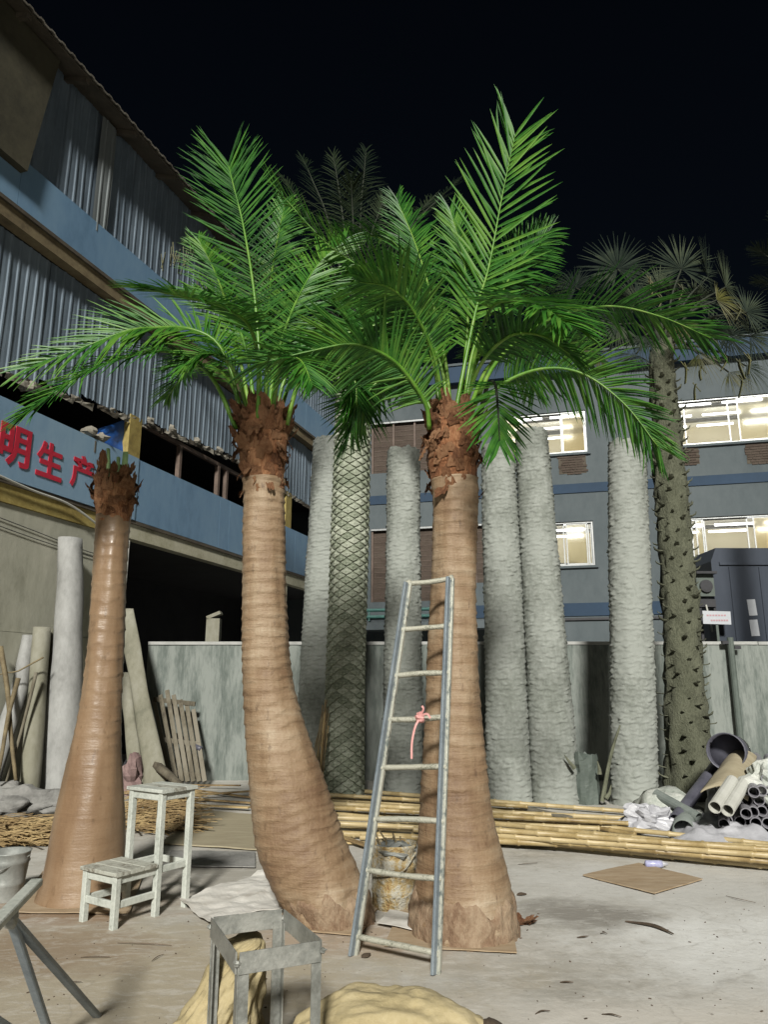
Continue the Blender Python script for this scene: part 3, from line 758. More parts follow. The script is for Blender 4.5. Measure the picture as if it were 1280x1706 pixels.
# white notice board on a stake
c = P(1195, 1029, SY - .35)
nb = empty('notice_board', (c.x, SY - .35, 0), 'small white notice board with two faint reddish lines in front of the shed', 'sign')
MB().box(c, (.56, .015, .26), Matrix.Rotation(.03, 3, 'Y')).build('board', M['paper'], nb)
for k, (dx, w) in enumerate(((0.0, .40), (.05, .36))):
    for q in range(7):
        MB().box((c.x - w / 2 + dx + w * q / 7 + .02, c.y - .010, c.z + .045 - .1 * k), (w / 7 * .72, .003, .032)).build('faint_print', M['pink_print'], nb)
MB().box((c.x, c.y + .03, c.z / 2), (.05, .03, c.z)).build('stake', M['postm'], nb)
# post in front of the wall
c = G(1216, 1335); Yp = WY - .12
a, b = P(1217, 1062, Yp), P(1215, 1300, Yp)
post = empty('steel_post', (a.x, Yp, 0), 'thin dark steel post standing against the stained wall right of the fan palm', 'post')
MB().tube([(a.x, Yp, 0), (a.x, Yp, a.z)], .05, 10).build('tube', M['postm'], post)
for dz, dx in ((.08, -.09), (.16, .1)): MB().box((a.x + dx, Yp, a.z - dz), (.1, .06, .05)).build('clamp', M['blackm'], post)
# stub of concrete post inside the dark bay
c0, c1 = P(346, 1030, 13.6), P(366, 1070, 13.6)
m = MB().box(((c0.x + c1.x) / 2, 13.6, c0.z / 2), (c1.x - c0.x, .2, c0.z - .02)); m.bar((c0.x, 13.6, c0.z), (c1.x, 13.6, c0.z + .1), .2, .06)
tag(m.build('concrete_post', M['oldshell'], loc=((c0.x + c1.x) / 2, 13.6, 0)), 'short grey concrete post in the dark bay behind the wall', 'post')

# ================================================================== THE ARTIFICIAL PALMS
def prof_trunk(prof, Y, rings, seed, nth=64, nz_=260, ringamp=.012, base_lump=.03, zflat=True, fade=False):
    """trunk from a table of (py, left px, right px) at real distance Y: rings lie square to the axis"""
    c = []
    for py, xl, xr in prof:
        a, b = P(xl, py, Y), P(xr, py, Y)
        c.append((a.z, (a.x + b.x) / 2, (b.x - a.x) / 2))
    c.sort()
    z0, z1 = c[0][0], c[-1][0]
    mb = MB()
    smooth = []
    for j in range(nz_ + 1):
        z = z0 + (z1 - z0) * j / nz_
        w = .06; acc = [0, 0]
        for q in (-1, -.5, 0, .5, 1):
            t = interp(c, min(max(z + q * w, z0), z1)); acc[0] += t[0] / 5; acc[1] += t[1] / 5
        smooth.append((z, acc[0], acc[1]))
    for j, (z, cx, r) in enumerate(smooth):
        zp, xp, _ = smooth[max(j - 1, 0)]; zn, xn, _ = smooth[min(j + 1, nz_)]
        sl = (xn - xp) / max(zn - zp, 1e-4)
        ang = math.atan(sl) * min(1, max(0, (z - z0) / .5))
        rr = r * math.cos(ang)
        for k in range(nth):
            th = 2 * math.pi * k / nth
            ph = z / rings + .35 * nz(z * 2.3, seed, 0) + .42 * nz(math.cos(th) * 1.5 + seed, math.sin(th) * 1.5, z * 3.5)
            fr = ph - math.floor(ph)
            saw = (1 - fr) ** 2 if fr > .14 else fr / .14
            amp = ringamp * min(1, max(.12, (z - .55) / .9) if fade else 1) * (.35 + .9 * abs(nz(math.cos(th) * 1.2 + seed, math.sin(th) * 1.2, z * 3)))
            low = max(0, 1 - (z - z0) / .35)
            d = amp * saw + .010 * nz(math.cos(th) * 2 + seed, math.sin(th) * 2, z * 2.5) + base_lump * low * (nz(math.cos(th) * 4, math.sin(th) * 4 + seed, z * 7) * 1.3 + nz(math.cos(th) * 10, math.sin(th) * 10 + seed, z * 16) * .7)
            ra = rr + d
            x = math.cos(th) * ra
            pz = z - x * math.sin(ang)
            mb.v.append((cx + x * math.cos(ang), Y + math.sin(th) * (r + d), max(pz, -0.03) if zflat else pz))
    for j in range(nz_):
        for k in range(nth):
            mb.f.append((j * nth + k, j * nth + (k + 1) % nth, (j + 1) * nth + (k + 1) % nth, (j + 1) * nth + k))
    mb.f.append(tuple(nz_ * nth + k for k in range(nth)))
    return mb
def flap_mesh(seed):
    """a torn, crumpled rag of palm fibre"""
    rr = random.Random(seed); mb = MB(); rows, cols = 7, 5
    cut = [rr.uniform(.55, 1.0) for _ in range(cols + 1)]
    for j in range(rows + 1):
        t = j / rows
        for i in range(cols + 1):
            u = i / cols - .5
            w = (.75 + .25 * math.sin(t * 3)) * (1 - .35 * t)
            mb.v.append((u * w + .16 * nz(seed * 3, t * 2.5, u * 3), .20 * nz(seed + u * 4, t * 4, 3) + .16 * math.sin(t * 2.2) + .12 * nz(u * 9, t * 9, seed), t * cut[i]))
    for j in range(rows):
        for i in range(cols): a = j * (cols + 1) + i; mb.f.append((a, a + 1, a + cols + 2, a + cols + 1))
    return mb
FLAPS = [flap_mesh(i).mesh('fibre_flap', M['fibre'], smooth=True) for i in range(9)]
def sleeve(tree, prof, Y, seed, nflap, ntop=10):
    rr = random.Random(seed)
    prof_n = [(py, a + (b - a) * .045, b - (b - a) * .045) for py, a, b in prof]
    sl_ = prof_trunk(prof_n, Y, .13, seed, 60, 60, .012, 0, False).build('fibre_sleeve', M['fibre'], tree)
    c = []
    for py, xl, xr in prof:
        a, b = P(xl, py, Y), P(xr, py, Y); c.append((a.z, (a.x + b.x) / 2, (b.x - a.x) / 2))
    c.sort()
    z0, z1 = c[0][0], c[-1][0]
    for k in range(nflap):
        t = (k + rr.random()) / nflap
        z = z0 + (z1 - z0) * (t ** .8) * .98
        cx, r = interp(c, z)
        th = k * 2.399 + rr.uniform(-.3, .3)
        n = V((math.cos(th), math.sin(th), 0))
        up = (V((0, 0, 1)) + n * rr.uniform(-.05, .25 + .5 * t * t) + V((rr.uniform(-.8, .8), 0, 0))).normalized()
        if rr.random() < .12: up = (n * .5 + V((0, 0, -1))).normalized()
        x = V((-n.y, n.x, 0)); y = up.cross(x).normalized() * -1
        if y.dot(n) < 0: y = -y
        sc = rr.uniform(.08, .15) * (.75 + .4 * t)
        base = V((cx, Y, z)) + n * (r * .93)
        place('fibre_flap', rr.choice(FLAPS), sl_, frame(x * sc * rr.uniform(.5, 1.1), y * sc * .55, up * sc, base))
    for k in range(ntop):
        th = 2 * math.pi * (k + rr.random()) / ntop
        z = z0 + (z1 - z0) * rr.uniform(.62, .97); cx, r = interp(c, z)
        n = V((math.cos(th), math.sin(th), 0)); x = V((-n.y, n.x, 0))
        up = (V((0, 0, 1)) + n * rr.uniform(.1, .8) + x * rr.uniform(-.5, .5)).normalized()
        sc = rr.uniform(.14, .23); y = up.cross(x).normalized()
        if y.dot(n) < 0: y = -y
        place('fibre_flap', rr.choice(FLAPS), sl_, frame(x * sc * rr.uniform(.4, .8), y * sc * .5, up * sc, V((cx, Y, z)) + n * (r * .9)))
    return sl_
def frond(parent, pts, L, seed, n=46, wid=.021, side=None, twist=0.0, mleaf='leaf', mr='rachis', start=.14, lift=.12, droop=.16, rad=.017, a0=68, a1=22, gap=0.0, tipk=.48):
    rr = random.Random(seed)
    ns = 60
    if n > 40 and mleaf == 'leaf': n = int(n * 1.45)
    ps = catmull(pts, ns)
    rd = [rad * (1.25 - 1.05 * i / ns) for i in range(ns + 1)]
    fr = MB().tube(ps[::2], rd[::2], 7).build('frond', M[mr], parent, smooth=True)
    mb = MB(); prev = None
    for q in range(n * 1 + 1):
        t = start + (1 - start) * q / n
        f = t * ns; i = min(int(f), ns - 1)
        p = ps[i].lerp(ps[i + 1], f - i)
        T = (ps[min(i + 2, ns)] - ps[max(i - 1, 0)]).normalized()
        if side is not None: S = V(side)
        else:
            az = ps[-1] - ps[0]; S = V((az.y, -az.x, 0))
            if S.length < .05: S = V((1, 0, 0))
        S = (S - T * S.dot(T)).normalized()
        N = S.cross(T).normalized()
        if N.z < 0 and side is None: N = -N
        S2 = S * math.cos(twist) + N * math.sin(twist); N2 = N * math.cos(twist) - S * math.sin(twist)
        u = (t - start) / (1 - start)
        ang = R(a0 + (a1 - a0) * u ** 1.3)
        ll = L * (.50 + .50 * math.sin(min(1, u * 2.1) * math.pi / 2)) * (1 - tipk * max(0, u - .5) / .5)
        for sg in (-1, 1):
            if rr.random() < gap: continue
            jit = rr.uniform(-.13, .13)
            D = (T * math.cos(ang + jit) + S2 * sg * math.sin(ang + jit) + N2 * (lift + rr.uniform(-.1, .16))).normalized()
            l_ = ll * rr.uniform(.86, 1.08)
            W = D.cross(N2).normalized()
            Q = W.cross(D).normalized()
            w = wid * rr.uniform(.8, 1.1) * (.86 if n > 50 else 1)
            kink = rr.uniform(-.5, .5) if rr.random() < .10 else rr.uniform(-.06, .06)
            if rr.random() < .06: l_ *= rr.uniform(.45, .8)
            b0 = len(mb.v)
            dr = droop * rr.uniform(.5, 1.5)
            for k, (tt, ww) in enumerate(((0, .45), (.18, 1), (.55, .9), (.85, .5), (1.0, 0.03))):
                c = p + D * (l_ * tt) + V((0, 0, -dr * l_ * tt * tt)) + (W * kink + Q * (kink * .7)) * (l_ * max(0, tt - .35) ** 2)
                mb.v += [tuple(c - W * w * ww * .5 + Q * w * ww * .22), tuple(c), tuple(c + W * w * ww * .5 + Q * w * ww * .22)]
                if k:
                    o = b0 + (k - 1) * 3
                    mb.f += [(o, o + 1, o + 4, o + 3), (o + 1, o + 2, o + 5, o + 4)]
    lf = mb.build('leaflets', M[mleaf], fr)
    tag(lf, kind='stuff')
    return fr
def px_path(pts, Y):
    return [P(x, y, Y + d) for x, y, d in pts]

# ---- right palm, the one behind the ladder
YR = 5.02
palmR = empty('artificial_palm', (P(775, 1580, YR).x, YR, 0), 'straight brown artificial palm with a green crown and a ladder leaning on it', 'palm tree', 'artificial palms being made in the yard')
pr = [(1588, 690, 860), (1560, 686, 861), (1520, 687, 857), (1480, 689, 851), (1440, 693, 841), (1400, 697, 830), (1340, 701, 817), (1280, 704, 809), (1200, 708, 803), (1100, 713, 797), (1000, 717, 794), (900, 720, 796), (830, 722, 797), (800, 718, 796)]
prof_trunk(pr, YR, .085, 3.3, ringamp=.012, base_lump=.05).build('trunk', M['trunk'], palmR, smooth=True)
sleeve(palmR, [(832, 721, 798), (810, 718, 797), (780, 711, 799), (750, 709, 800), (720, 713, 797), (695, 724, 789), (682, 735, 780)], YR, 5, 130, 10)
FR = [
 ([(757, 700, 0), (772, 620, .0), (794, 514, .05), (815, 444, .1), (838, 322, .15), (858, 228, .2)], dict(L=.66, n=35, side=(1, .15, 0), wid=.027, start=.36, a0=54, a1=24, lift=.05, droop=.03, tipk=.2)),
 ([(772, 700, -.1), (792, 590, -.15), (818, 515, -.5), (860, 500, -1.0), (905, 512, -1.35), (942, 540, -1.55)], dict(L=.46, n=44, start=.40, wid=.030)),
 ([(780, 700, 0), (830, 600, .2), (910, 535, .35), (1010, 510, .4), (1100, 527, .4), (1185, 563, .4)], dict(L=.50, n=54, start=.25, twist=.5, wid=.022)),
 ([(790, 700, .1), (830, 645, .15), (900, 615, .2), (970, 622, .2), (1040, 672, .15), (1098, 745, .1)], dict(L=.46, n=54, start=.24, twist=.75)),
 ([(797, 705, -.1), (812, 645, -.35), (825, 640, -.6), (830, 680, -.75), (833, 735, -.8)], dict(L=.34, n=30, start=.34, side=(1, 0, 0), mr='rachis_dull', lift=-.1)),
 ([(716, 715, -.1), (708, 670, -.2), (667, 611, -.35), (625, 583, -.45), (583, 573, -.5), (526, 583, -.55), (428, 606, -.6)], dict(L=.48, n=58, start=.16, twist=-.95, wid=.022)),
 ([(730, 705, 0), (728, 630, 0), (709, 563, 0), (670, 543, 0), (639, 540, 0), (591, 551, 0), (557, 566, 0), (505, 600, 0)], dict(L=.52, n=58, start=.2, twist=-1.0, wid=.023)),
 ([(745, 700, .15), (720, 590, .3), (680, 500, .4), (627, 460, .5), (544, 405, .6), (448, 300, .7)], dict(L=.50, n=58, start=.25, twist=-.5, wid=.022)),
 ([(752, 700, .15), (742, 600, .3), (715, 480, .45), (690, 400, .6), (660, 330, .8)], dict(L=.46, n=48, start=.3, side=(1, .3, 0))),
 ([(765, 700, .15), (800, 590, .4), (850, 520, .7), (900, 500, 1.0), (960, 540, 1.3)], dict(L=.46, n=46, start=.25, twist=.3)),
 ([(735, 700, .1), (690, 640, .3), (640, 630, .5), (600, 665, .7), (585, 715, .8)], dict(L=.42, n=42, start=.25, twist=-.4)),
 ([(760, 700, .2), (790, 600, .6), (830, 560, 1.1), (870, 590, 1.5), (890, 650, 1.7)], dict(L=.44, n=42, start=.25)),
 ([(740, 700, -.05), (725, 600, -.25), (690, 520, -.5), (650, 480, -.7), (600, 470, -.9)], dict(L=.44, n=46, start=.3, twist=-.6)),
 ([(770, 700, 0), (790, 580, .1), (830, 500, .2), (870, 430, .3), (915, 385, .4)], dict(L=.40, n=46, start=.45, side=(.7, .3, .5))),
 ([(748, 700, .1), (735, 610, .2), (700, 530, .3), (660, 500, .35), (615, 510, .4)], dict(L=.46, n=50, start=.25, twist=-.8)),
 ([(760, 700, .1), (775, 600, .2), (780, 500, .3), (770, 420, .4), (750, 350, .5)], dict(L=.44, n=46, start=.3, side=(1, .2, 0))),
 ([(768, 700, .0), (800, 610, -.2), (850, 560, -.4), (905, 560, -.6), (950, 590, -.75)], dict(L=.42, n=46, start=.3, twist=.4)),
 ([(750, 700, .2), (735, 580, .5), (700, 460, .8), (640, 400, 1.1), (580, 390, 1.3)], dict(L=.46, n=50, start=.3, twist=-.4)),
 ([(728, 704, .05), (700, 650, .05), (665, 625, .1), (625, 640, .1), (600, 680, .1)], dict(L=.40, n=44, start=.22, twist=-.6)),
 ([(775, 700, .2), (815, 610, .5), (870, 570, .8), (930, 570, 1.0), (985, 600, 1.2)], dict(L=.44, n=46, start=.25, twist=.5)),
]
for i, (pts, kw) in enumerate(FR):
    frond(palmR, px_path(pts, YR), seed=100 + i, rad=.0145, **kw)

# ---- middle palm, leaning
YM = 5.24
palmM = empty('artificial_palm', (P(540, 1560, YM).x, YM, 0), 'bowed brown artificial palm with a green crown in the middle, foot swept to the right', 'palm tree', 'artificial palms being made in the yard')
pm_ = [(1572, 520, 622), (1545, 500, 622), (1515, 482, 616), (1480, 462, 607), (1440, 438, 592), (1400, 424, 574), (1350, 417, 556), (1300, 413, 539), (1250, 410, 521), (1200, 408, 504), (1150, 406, 489), (1100, 405, 481), (1000, 404, 476), (900, 405, 474), (830, 407, 473), (800, 404, 474)]
prof_trunk(pm_, YM, .075, 8.1, ringamp=.016, base_lump=.055).build('trunk', M['trunk'], palmM, smooth=True)
sleeve(palmM, [(832, 405, 475), (805, 404, 475), (775, 401, 477), (745, 396, 482), (715, 394, 485), (695, 402, 478), (682, 410, 470)], YM, 15, 120, 14)
FM = [
 ([(432, 705, -.05), (433, 620, -.05), (424, 494, 0), (406, 380, .1), (389, 310, .15), (380, 272, .2)], dict(L=.60, n=44, side=(1, .1, 0), start=.28, wid=.019, a0=56, a1=26, lift=.06, droop=.04, tipk=.2)),
 ([(402, 710, 0), (388, 630, 0), (360, 570, -.05), (312, 547, -.1), (260, 546, -.2), (212, 551, -.3), (140, 578, -.4), (52, 612, -.5)], dict(L=.50, n=60, start=.18, twist=.95, wid=.022)),
 ([(393, 715, -.1), (360, 640, -.15), (320, 600, -.2), (270, 585, -.3), (205, 596, -.4), (150, 617, -.5), (90, 655, -.6), (45, 690, -.65)], dict(L=.42, n=58, start=.18, twist=.5, wid=.024)),
 ([(430, 705, -.15), (430, 600, -.3), (415, 543, -.55), (381, 516, -.8), (347, 503, -1.05), (295, 492, -1.3), (240, 482, -1.45)], dict(L=.42, n=52, start=.30, twist=.25, wid=.025)),
 ([(478, 708, -.1), (495, 645, -.15), (527, 592, -.2), (560, 590, -.2), (590, 630, -.2), (592, 690, -.2), (578, 735, -.2)], dict(L=.42, n=52, start=.32, twist=-.5)),
 ([(445, 705, .1), (460, 600, .25), (490, 510, .4), (530, 440, .6), (575, 400, .8)], dict(L=.50, n=50, start=.25, twist=-.5)),
 ([(420, 705, .1), (400, 600, .25), (375, 500, .4), (352, 440, .55), (330, 400, .7)], dict(L=.42, n=46, start=.25, side=(1, .4, 0))),
 ([(440, 705, .1), (445, 590, .3), (450, 480, .5), (462, 400, .7), (475, 340, .9)], dict(L=.46, n=46, start=.25, side=(1, .2, 0))),
 ([(460, 708, .05), (490, 620, .2), (530, 560, .35), (580, 550, .45), (625, 585, .5)], dict(L=.42, n=46, start=.2, twist=-.5)),
 ([(412, 708, .05), (385, 640, .3), (350, 610, .6), (310, 620, .9), (280, 660, 1.1)], dict(L=.40, n=42, start=.25, twist=.3)),
 ([(450, 706, -.1), (462, 640, -.35), (470, 600, -.6), (500, 600, -.85), (520, 640, -1.0)], dict(L=.36, n=36, start=.3)),
 ([(438, 705, .15), (452, 600, .3), (480, 520, .45), (515, 480, .55), (560, 475, .6)], dict(L=.46, n=50, start=.25, twist=-.7)),
 ([(425, 705, .1), (415, 610, .2), (395, 540, .3), (360, 500, .4), (320, 485, .45)], dict(L=.44, n=50, start=.28, twist=.7)),
 ([(442, 705, .2), (470, 590, .5), (520, 500, .8), (590, 460, 1.1), (650, 480, 1.3)], dict(L=.46, n=50, start=.25, twist=-.5)),
 ([(455, 706, .0), (475, 630, .0), (505, 580, .0), (545, 575, .0), (580, 605, .0)], dict(L=.42, n=46, start=.25, twist=-.8)),
 ([(415, 706, .0), (400, 640, -.1), (375, 600, -.2), (340, 590, -.3), (300, 610, -.4)], dict(L=.40, n=46, start=.25, twist=.6)),
]
for i, (pts, kw) in enumerate(FM):
    frond(palmM, px_path(pts, YM), seed=200 + i, rad=.0145, **kw)

def crust(tree, prof, Y, seed, h=.24):
    c = sorted((P(a, py, Y).z, (P(a, py, Y).x + P(b, py, Y).x) / 2, (P(b, py, Y).x - P(a, py, Y).x) / 2) for py, a, b in prof)
    mb = MB(); nth, nr = 90, 16
    for j in range(nr + 1):
        for k in range(nth):
            th = 2 * math.pi * k / nth; ct, st = math.cos(th), math.sin(th)
            top = h * (1 + .5 * nz(ct * 3 + seed, st * 3, 1) + .16 * nz(ct * 9, st * 9 + seed, 2))
            z = -.03 + (top + .03) * j / nr
            cx, r = interp(c, max(z, c[0][0]))
            e = min(1, (nr - j) / 3)
            d = -.012 + e * (.024 + .018 * nz(ct * 6 + seed, st * 6, z * 8) + .022 * abs(nz(ct * 14, st * 14 + seed, z * 9)))
            mb.v.append((cx + ct * (r + d), Y + st * (r + d), z))
    for j in range(nr):
        for k in range(nth): mb.f.append((j * nth + k, j * nth + (k + 1) % nth, (j + 1) * nth + (k + 1) % nth, (j + 1) * nth + k))
    mb.build('root_crust', M['crust'], tree, smooth=True)
crust(palmR, pr, YR, 2.2)
crust(palmM, pm_, YM, 5.7, .20)

# ---- left palm, no crown yet, freshly coated
YL = 5.75
palmL = empty('artificial_palm', (P(130, 1515, YL).x, YL, 0), 'crownless glossy wet brown palm trunk flaring at the foot, leftmost of the three', 'palm tree', 'artificial palms being made in the yard')
pl = [(1528, 42, 208), (1515, 55, 207), (1480, 68, 207), (1440, 78, 206), (1400, 86, 205), (1350, 96, 204), (1300, 108, 202), (1250, 119, 200), (1200, 130, 200), (1150, 139, 202), (1100, 145, 204), (1050, 149, 206), (1000, 153, 208), (950, 157, 210), (900, 160, 213), (860, 161, 216)]
prof_trunk(pl, YL, .11, 1.7, ringamp=.011, base_lump=.0, fade=True).build('trunk', M['trunk_wet'], palmL, smooth=True)
sleeve(palmL, [(872, 161, 216), (850, 158, 222), (825, 155, 226), (800, 159, 224), (785, 164, 214), (778, 172, 206)], YL, 25, 54, 0)
for k, (px, h) in enumerate(((181, 748), (196, 762), (206, 753))):
    a, b = P(px, 795, YL - .12 + .03 * k), P(px - 1 + 2 * k, h, YL - .12 + .03 * k)
    MB().tube([a, b], [.028, .022], 8, squash=.6).build('cut_petiole', M['cutgreen'], palmL, smooth=True)

# ================================================================== GREY TRUNK SHELLS AND OLDER PALMS
def wavy_column(name, b, t, Y, Yt, seed, label, rowh=.070, amp=.020):
    """hollow cast trunk with overlapping wavy leaf scars; b, t = (py, left px, right px) at foot and head"""
    a0, a1 = P(b[1], b[0], Y), P(b[2], b[0], Y); t0, t1 = P(t[1], t[0], Yt), P(t[2], t[0], Yt)
    cb = (a0 + a1) / 2; ct = (t0 + t1) / 2; rb = (a1.x - a0.x) / 2; rt = (t1.x - t0.x) / 2
    cb.z = 0
    H = ct.z - cb.z
    nth, per = 72, 6
    nr = int(H / rowh) * per
    mb = MB()
    phs = [random.Random(seed * 100 + i).uniform(0, 6.28) for i in range(nr // per + 3)]
    for j in range(nr + 1):
        v = j / nr; z = v * H
        c = cb.lerp(ct, v); r = rb + (rt - rb) * v
        for k in range(nth):
            th = 2 * math.pi * k / nth
            ct_, st_ = math.cos(th), math.sin(th)
            row_ = math.floor(z / rowh)
            wob = .4 * nz(ct_ * 2.2 + seed, st_ * 2.2, z * 2.2) + .6 * nz(ct_ * 4.2 + seed, st_ * 4.2, z * 7) + .22 * nz(ct_ * 9 + seed, st_ * 9, z * 9)
            ph = z / rowh +   .42 * wob + .26 * math.cos(11 * th + seed) * math.cos(math.pi * z / rowh)
            fr = ph - math.floor(ph)
            prof_ = (1 - fr) ** 1.3 if fr > .16 else fr / .16
            am = amp * max(.10, .66 + 1.7 * nz(ct_ * 3.6 + seed * 2, st_ * 3.6, z * 13))
            ra = r + am * prof_ - amp * .5 + .012 * nz(ct_ * 1.4, st_ * 1.4 + seed, z * .9)
            zz = z + (.05 * nz(ct_ * 2, st_ * 2, seed) + .03 * nz(ct_ * 6, st_ * 6, seed) if j == nr else 0)
            mb.v.append((c.x + ct_ * ra, c.y + st_ * ra, max(0, zz)))
    for j in range(nr):
        for k in range(nth):
            mb.f.append((j * nth + k, j * nth + (k + 1) % nth, (j + 1) * nth + (k + 1) % nth, (j + 1) * nth + k))
    # rolled rim and the inside of the shell
    b0 = nr * nth; i0 = len(mb.v)
    for dz, kk in ((0.005, .90), (-.5, .88)):
        for k in range(nth):
            x, y, z = mb.v[b0 + k]
            mb.v.append((ct.x + (x - ct.x) * kk, ct.y + (y - ct.y) * kk, z + dz))
    for k in range(nth):
        q = (k + 1) % nth
        mb.f += [(b0 + k, b0 + q, i0 + q, i0 + k), (i0 + k, i0 + q, i0 + nth + q, i0 + nth + k)]
    mb.f.append(tuple(i0 + nth + k for k in range(nth)))
    o = mb.build(name, M['plaster'], smooth=True, loc=cb)
    return tag(o, label, 'trunk shell', 'grey trunk shells standing along the wall')
wavy_column('trunk_shell', (1292, 488, 562), (735, 522, 586), 11.45, 11.75, 1, 'grey wavy trunk shell partly hidden behind the green diamond-scaled trunk')
wavy_column('trunk_shell', (1322, 637, 706), (752, 645, 700), 10.95, 11.3, 2, 'grey wavy trunk shell with a notched top seen through the ladder')
wavy_column('trunk_shell', (1336, 812, 889), (745, 802, 858), 10.2, 10.6, 3, 'grey trunk shell just right of the ladder palm, left of a touching pair')
wavy_column('trunk_shell', (1336, 886, 968), (720, 858, 913), 10.1, 10.55, 4, 'tallest pale grey trunk shell leaning left, right of a touching pair')
wavy_column('trunk_shell', (1340, 1019, 1098), (738, 1014, 1076), 9.95, 10.3, 5, 'grey trunk shell standing alone just left of the hairy fan palm trunk')

# ---- tall date palm with diamond leaf bases
YB = 10.75
bz = [P(540, 1312, YB), P(606, 1312, YB)]
date = empty('date_palm', ((bz[0].x + bz[1].x) / 2, YB, 0), 'tall date palm with green-grey diamond-scaled trunk and dull dark crown', 'palm tree')
dp = sorted([(P((a + b) / 2, py, YB).z, P((a + b) / 2, py, YB).x, (P(b, py, YB).x - P(a, py, YB).x) / 2) for py, a, b in ((1325, 539, 606), (1200, 542, 606), (1100, 545, 607), (1000, 549, 610), (900, 552, 613), (800, 556, 615), (700, 560, 617), (600, 564, 618), (560, 568, 616))])
ztop = dp[-1][0]
m = MB()
mp_ = []
for j in range(41):
    z = ztop * j / 40; cx, r = interp(dp, max(z, dp[0][0])); mp_.append(((cx, YB, z), r * .93))
m.tube([p for p, r in mp_], [r for p, r in mp_], 24)
core = m.build('trunk', M['scale_core'], date, smooth=True)
sm = MB()      # one leaf base: a bulging diamond, lower lip standing out
for (x, z, y) in ((-1, 0, -.05), (-.5, .42, .02), (0, .95, .0), (.5, .42, .02), (1, 0, -.05), (.55, -.45, .30), (0, -.85, .42), (-.55, -.45, .30), (0, 0, .42), (0, -.98, -.05), (-.6, -.55, -.05), (.6, -.55, -.05)):
    sm.v.append((x, y, z))
sm.f = [(8, 0, 7), (8, 1, 0), (8, 2, 1), (8, 3, 2), (8, 4, 3), (8, 5, 4), (8, 6, 5), (8, 7, 6), (7, 10, 9, 6), (6, 9, 11, 5), (0, 10, 7), (5, 11, 4)]
scale_me = sm.mesh('leaf_base', M['scale'])
rest = MB(); nround = 9; rowp = .064; row = 0; z = .05; cnt = 0
while z < ztop - .05:
    cx, r = interp(dp, max(z, dp[0][0]))
    for k in range(nround):
        th = 2 * math.pi * (k + .5 * (row % 2)) / nround + .1
        n = V((math.cos(th), math.sin(th), 0)); x = V((-n.y, n.x, 0))
        w = math.pi * r / nround * .99
        jx = 1 + .08 * nz(row * 1.7, k * 2.3, 4)
        F_ = frame(x * w * jx, n * .10, V((0, 0, 1)) * rowp * 1.0, V((cx, YB, z)) + n * (r * .93))
        if n.y < -.02 and cnt < 300:
            place('leaf_base', scale_me, core, F_); cnt += 1
        else:
            rest.add([F_ @ V(v) for v in sm.v], sm.f)
    z += rowp; row += 1
tag(rest.build('leaf_bases_behind', M['scale'], core), kind='stuff')
cb = V((interp(dp, ztop)[0], YB, ztop - .1))
DF = [((470, 295), .6, .3), ((505, 265), 1.0, .1), ((585, 300), -.6, .0), ((555, 260), .8, .2), ((640, 330), .5, .1), ((610, 250), 1.2, 0), ((690, 360), .3, -.2), ((765, 300), .5, -.4), ((720, 330), 1.2, -.3),
      ((440, 400), .0, .5), ((335, 420), -.2, .7), ((375, 350), .8, .6), ((420, 500), -.6, .6), ((780, 420), .2, -.5), ((800, 520), -.4, -.6), ((700, 600), -1.0, -.6), ((480, 600), -1.0, .6), ((350, 540), .6, .7)]
for i, ((px, py), dy, tw) in enumerate(DF):
    tip = P(px, py, YB + dy * 1.3)
    mid = cb.lerp(tip, .5) + V((0, -.1, .35 + .1 * (i % 3)))
    q1 = cb.lerp(tip, .2) + V((0, 0, .3)); q2 = cb.lerp(tip, .8) + V((0, 0, .22))
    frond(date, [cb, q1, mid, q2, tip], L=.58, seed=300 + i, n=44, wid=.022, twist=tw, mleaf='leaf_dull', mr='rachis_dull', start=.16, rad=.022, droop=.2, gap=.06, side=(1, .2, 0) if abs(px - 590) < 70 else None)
rr = random.Random(4)
for i in range(9):      # dried ends hanging off the rear crown
    p = P(rr.uniform(285, 345) if i < 5 else rr.uniform(455, 560), rr.uniform(405, 470) if i < 5 else rr.uniform(430, 480), YB)
    mb = MB()
    for k in range(5):
        a = p + V((rr.uniform(-.2, .2), 0, rr.uniform(-.1, .1))); mb.bar(a, a + V((rr.uniform(-.05, .05), 0, -rr.uniform(.15, .35))), .03, .012)
    mb.build('dried_leaflets', M['leaf_old'], date)

# ---- fan palm with shaggy trunk
YF = 10.4
ft = sorted([(P((a + b) / 2, py, YF).z, P((a + b) / 2, py, YF).x, (P(b, py, YF).x - P(a, py, YF).x) / 2) for py, a, b in ((1345, 1112, 1190), (1250, 1112, 1182), (1150, 1110, 1172), (1050, 1108, 1166), (950, 1103, 1156), (850, 1096, 1147), (750, 1090, 1138), (680, 1087, 1130), (620, 1086, 1124), (570, 1088, 1122))])
fan = empty('fan_palm', (ft[0][1], YF, 0), 'real fan palm with shaggy stub-covered trunk and dark fan leaves at right', 'palm tree')
m = MB(); nth = 30; nr = 130; fzt = ft[-1][0]
for j in range(nr + 1):
    z = fzt * j / nr; cx, r = interp(ft, max(z, ft[0][0]))
    for k in range(nth):
        th = 2 * math.pi * k / nth
        d = .05 * nz(math.cos(th) * 3, math.sin(th) * 3, z * 2.2) + .04 * nz(math.cos(th) * 8, math.sin(th) * 8, z * 6)
        m.v.append((cx + math.cos(th) * (r + d), YF + math.sin(th) * (r + d), z))
for j in range(nr):
    for k in range(nth): m.f.append((j * nth + k, j * nth + (k + 1) % nth, (j + 1) * nth + (k + 1) % nth, (j + 1) * nth + k))
ftrunk = m.build('trunk', M['hairy'], fan, smooth=True)
stm = MB()
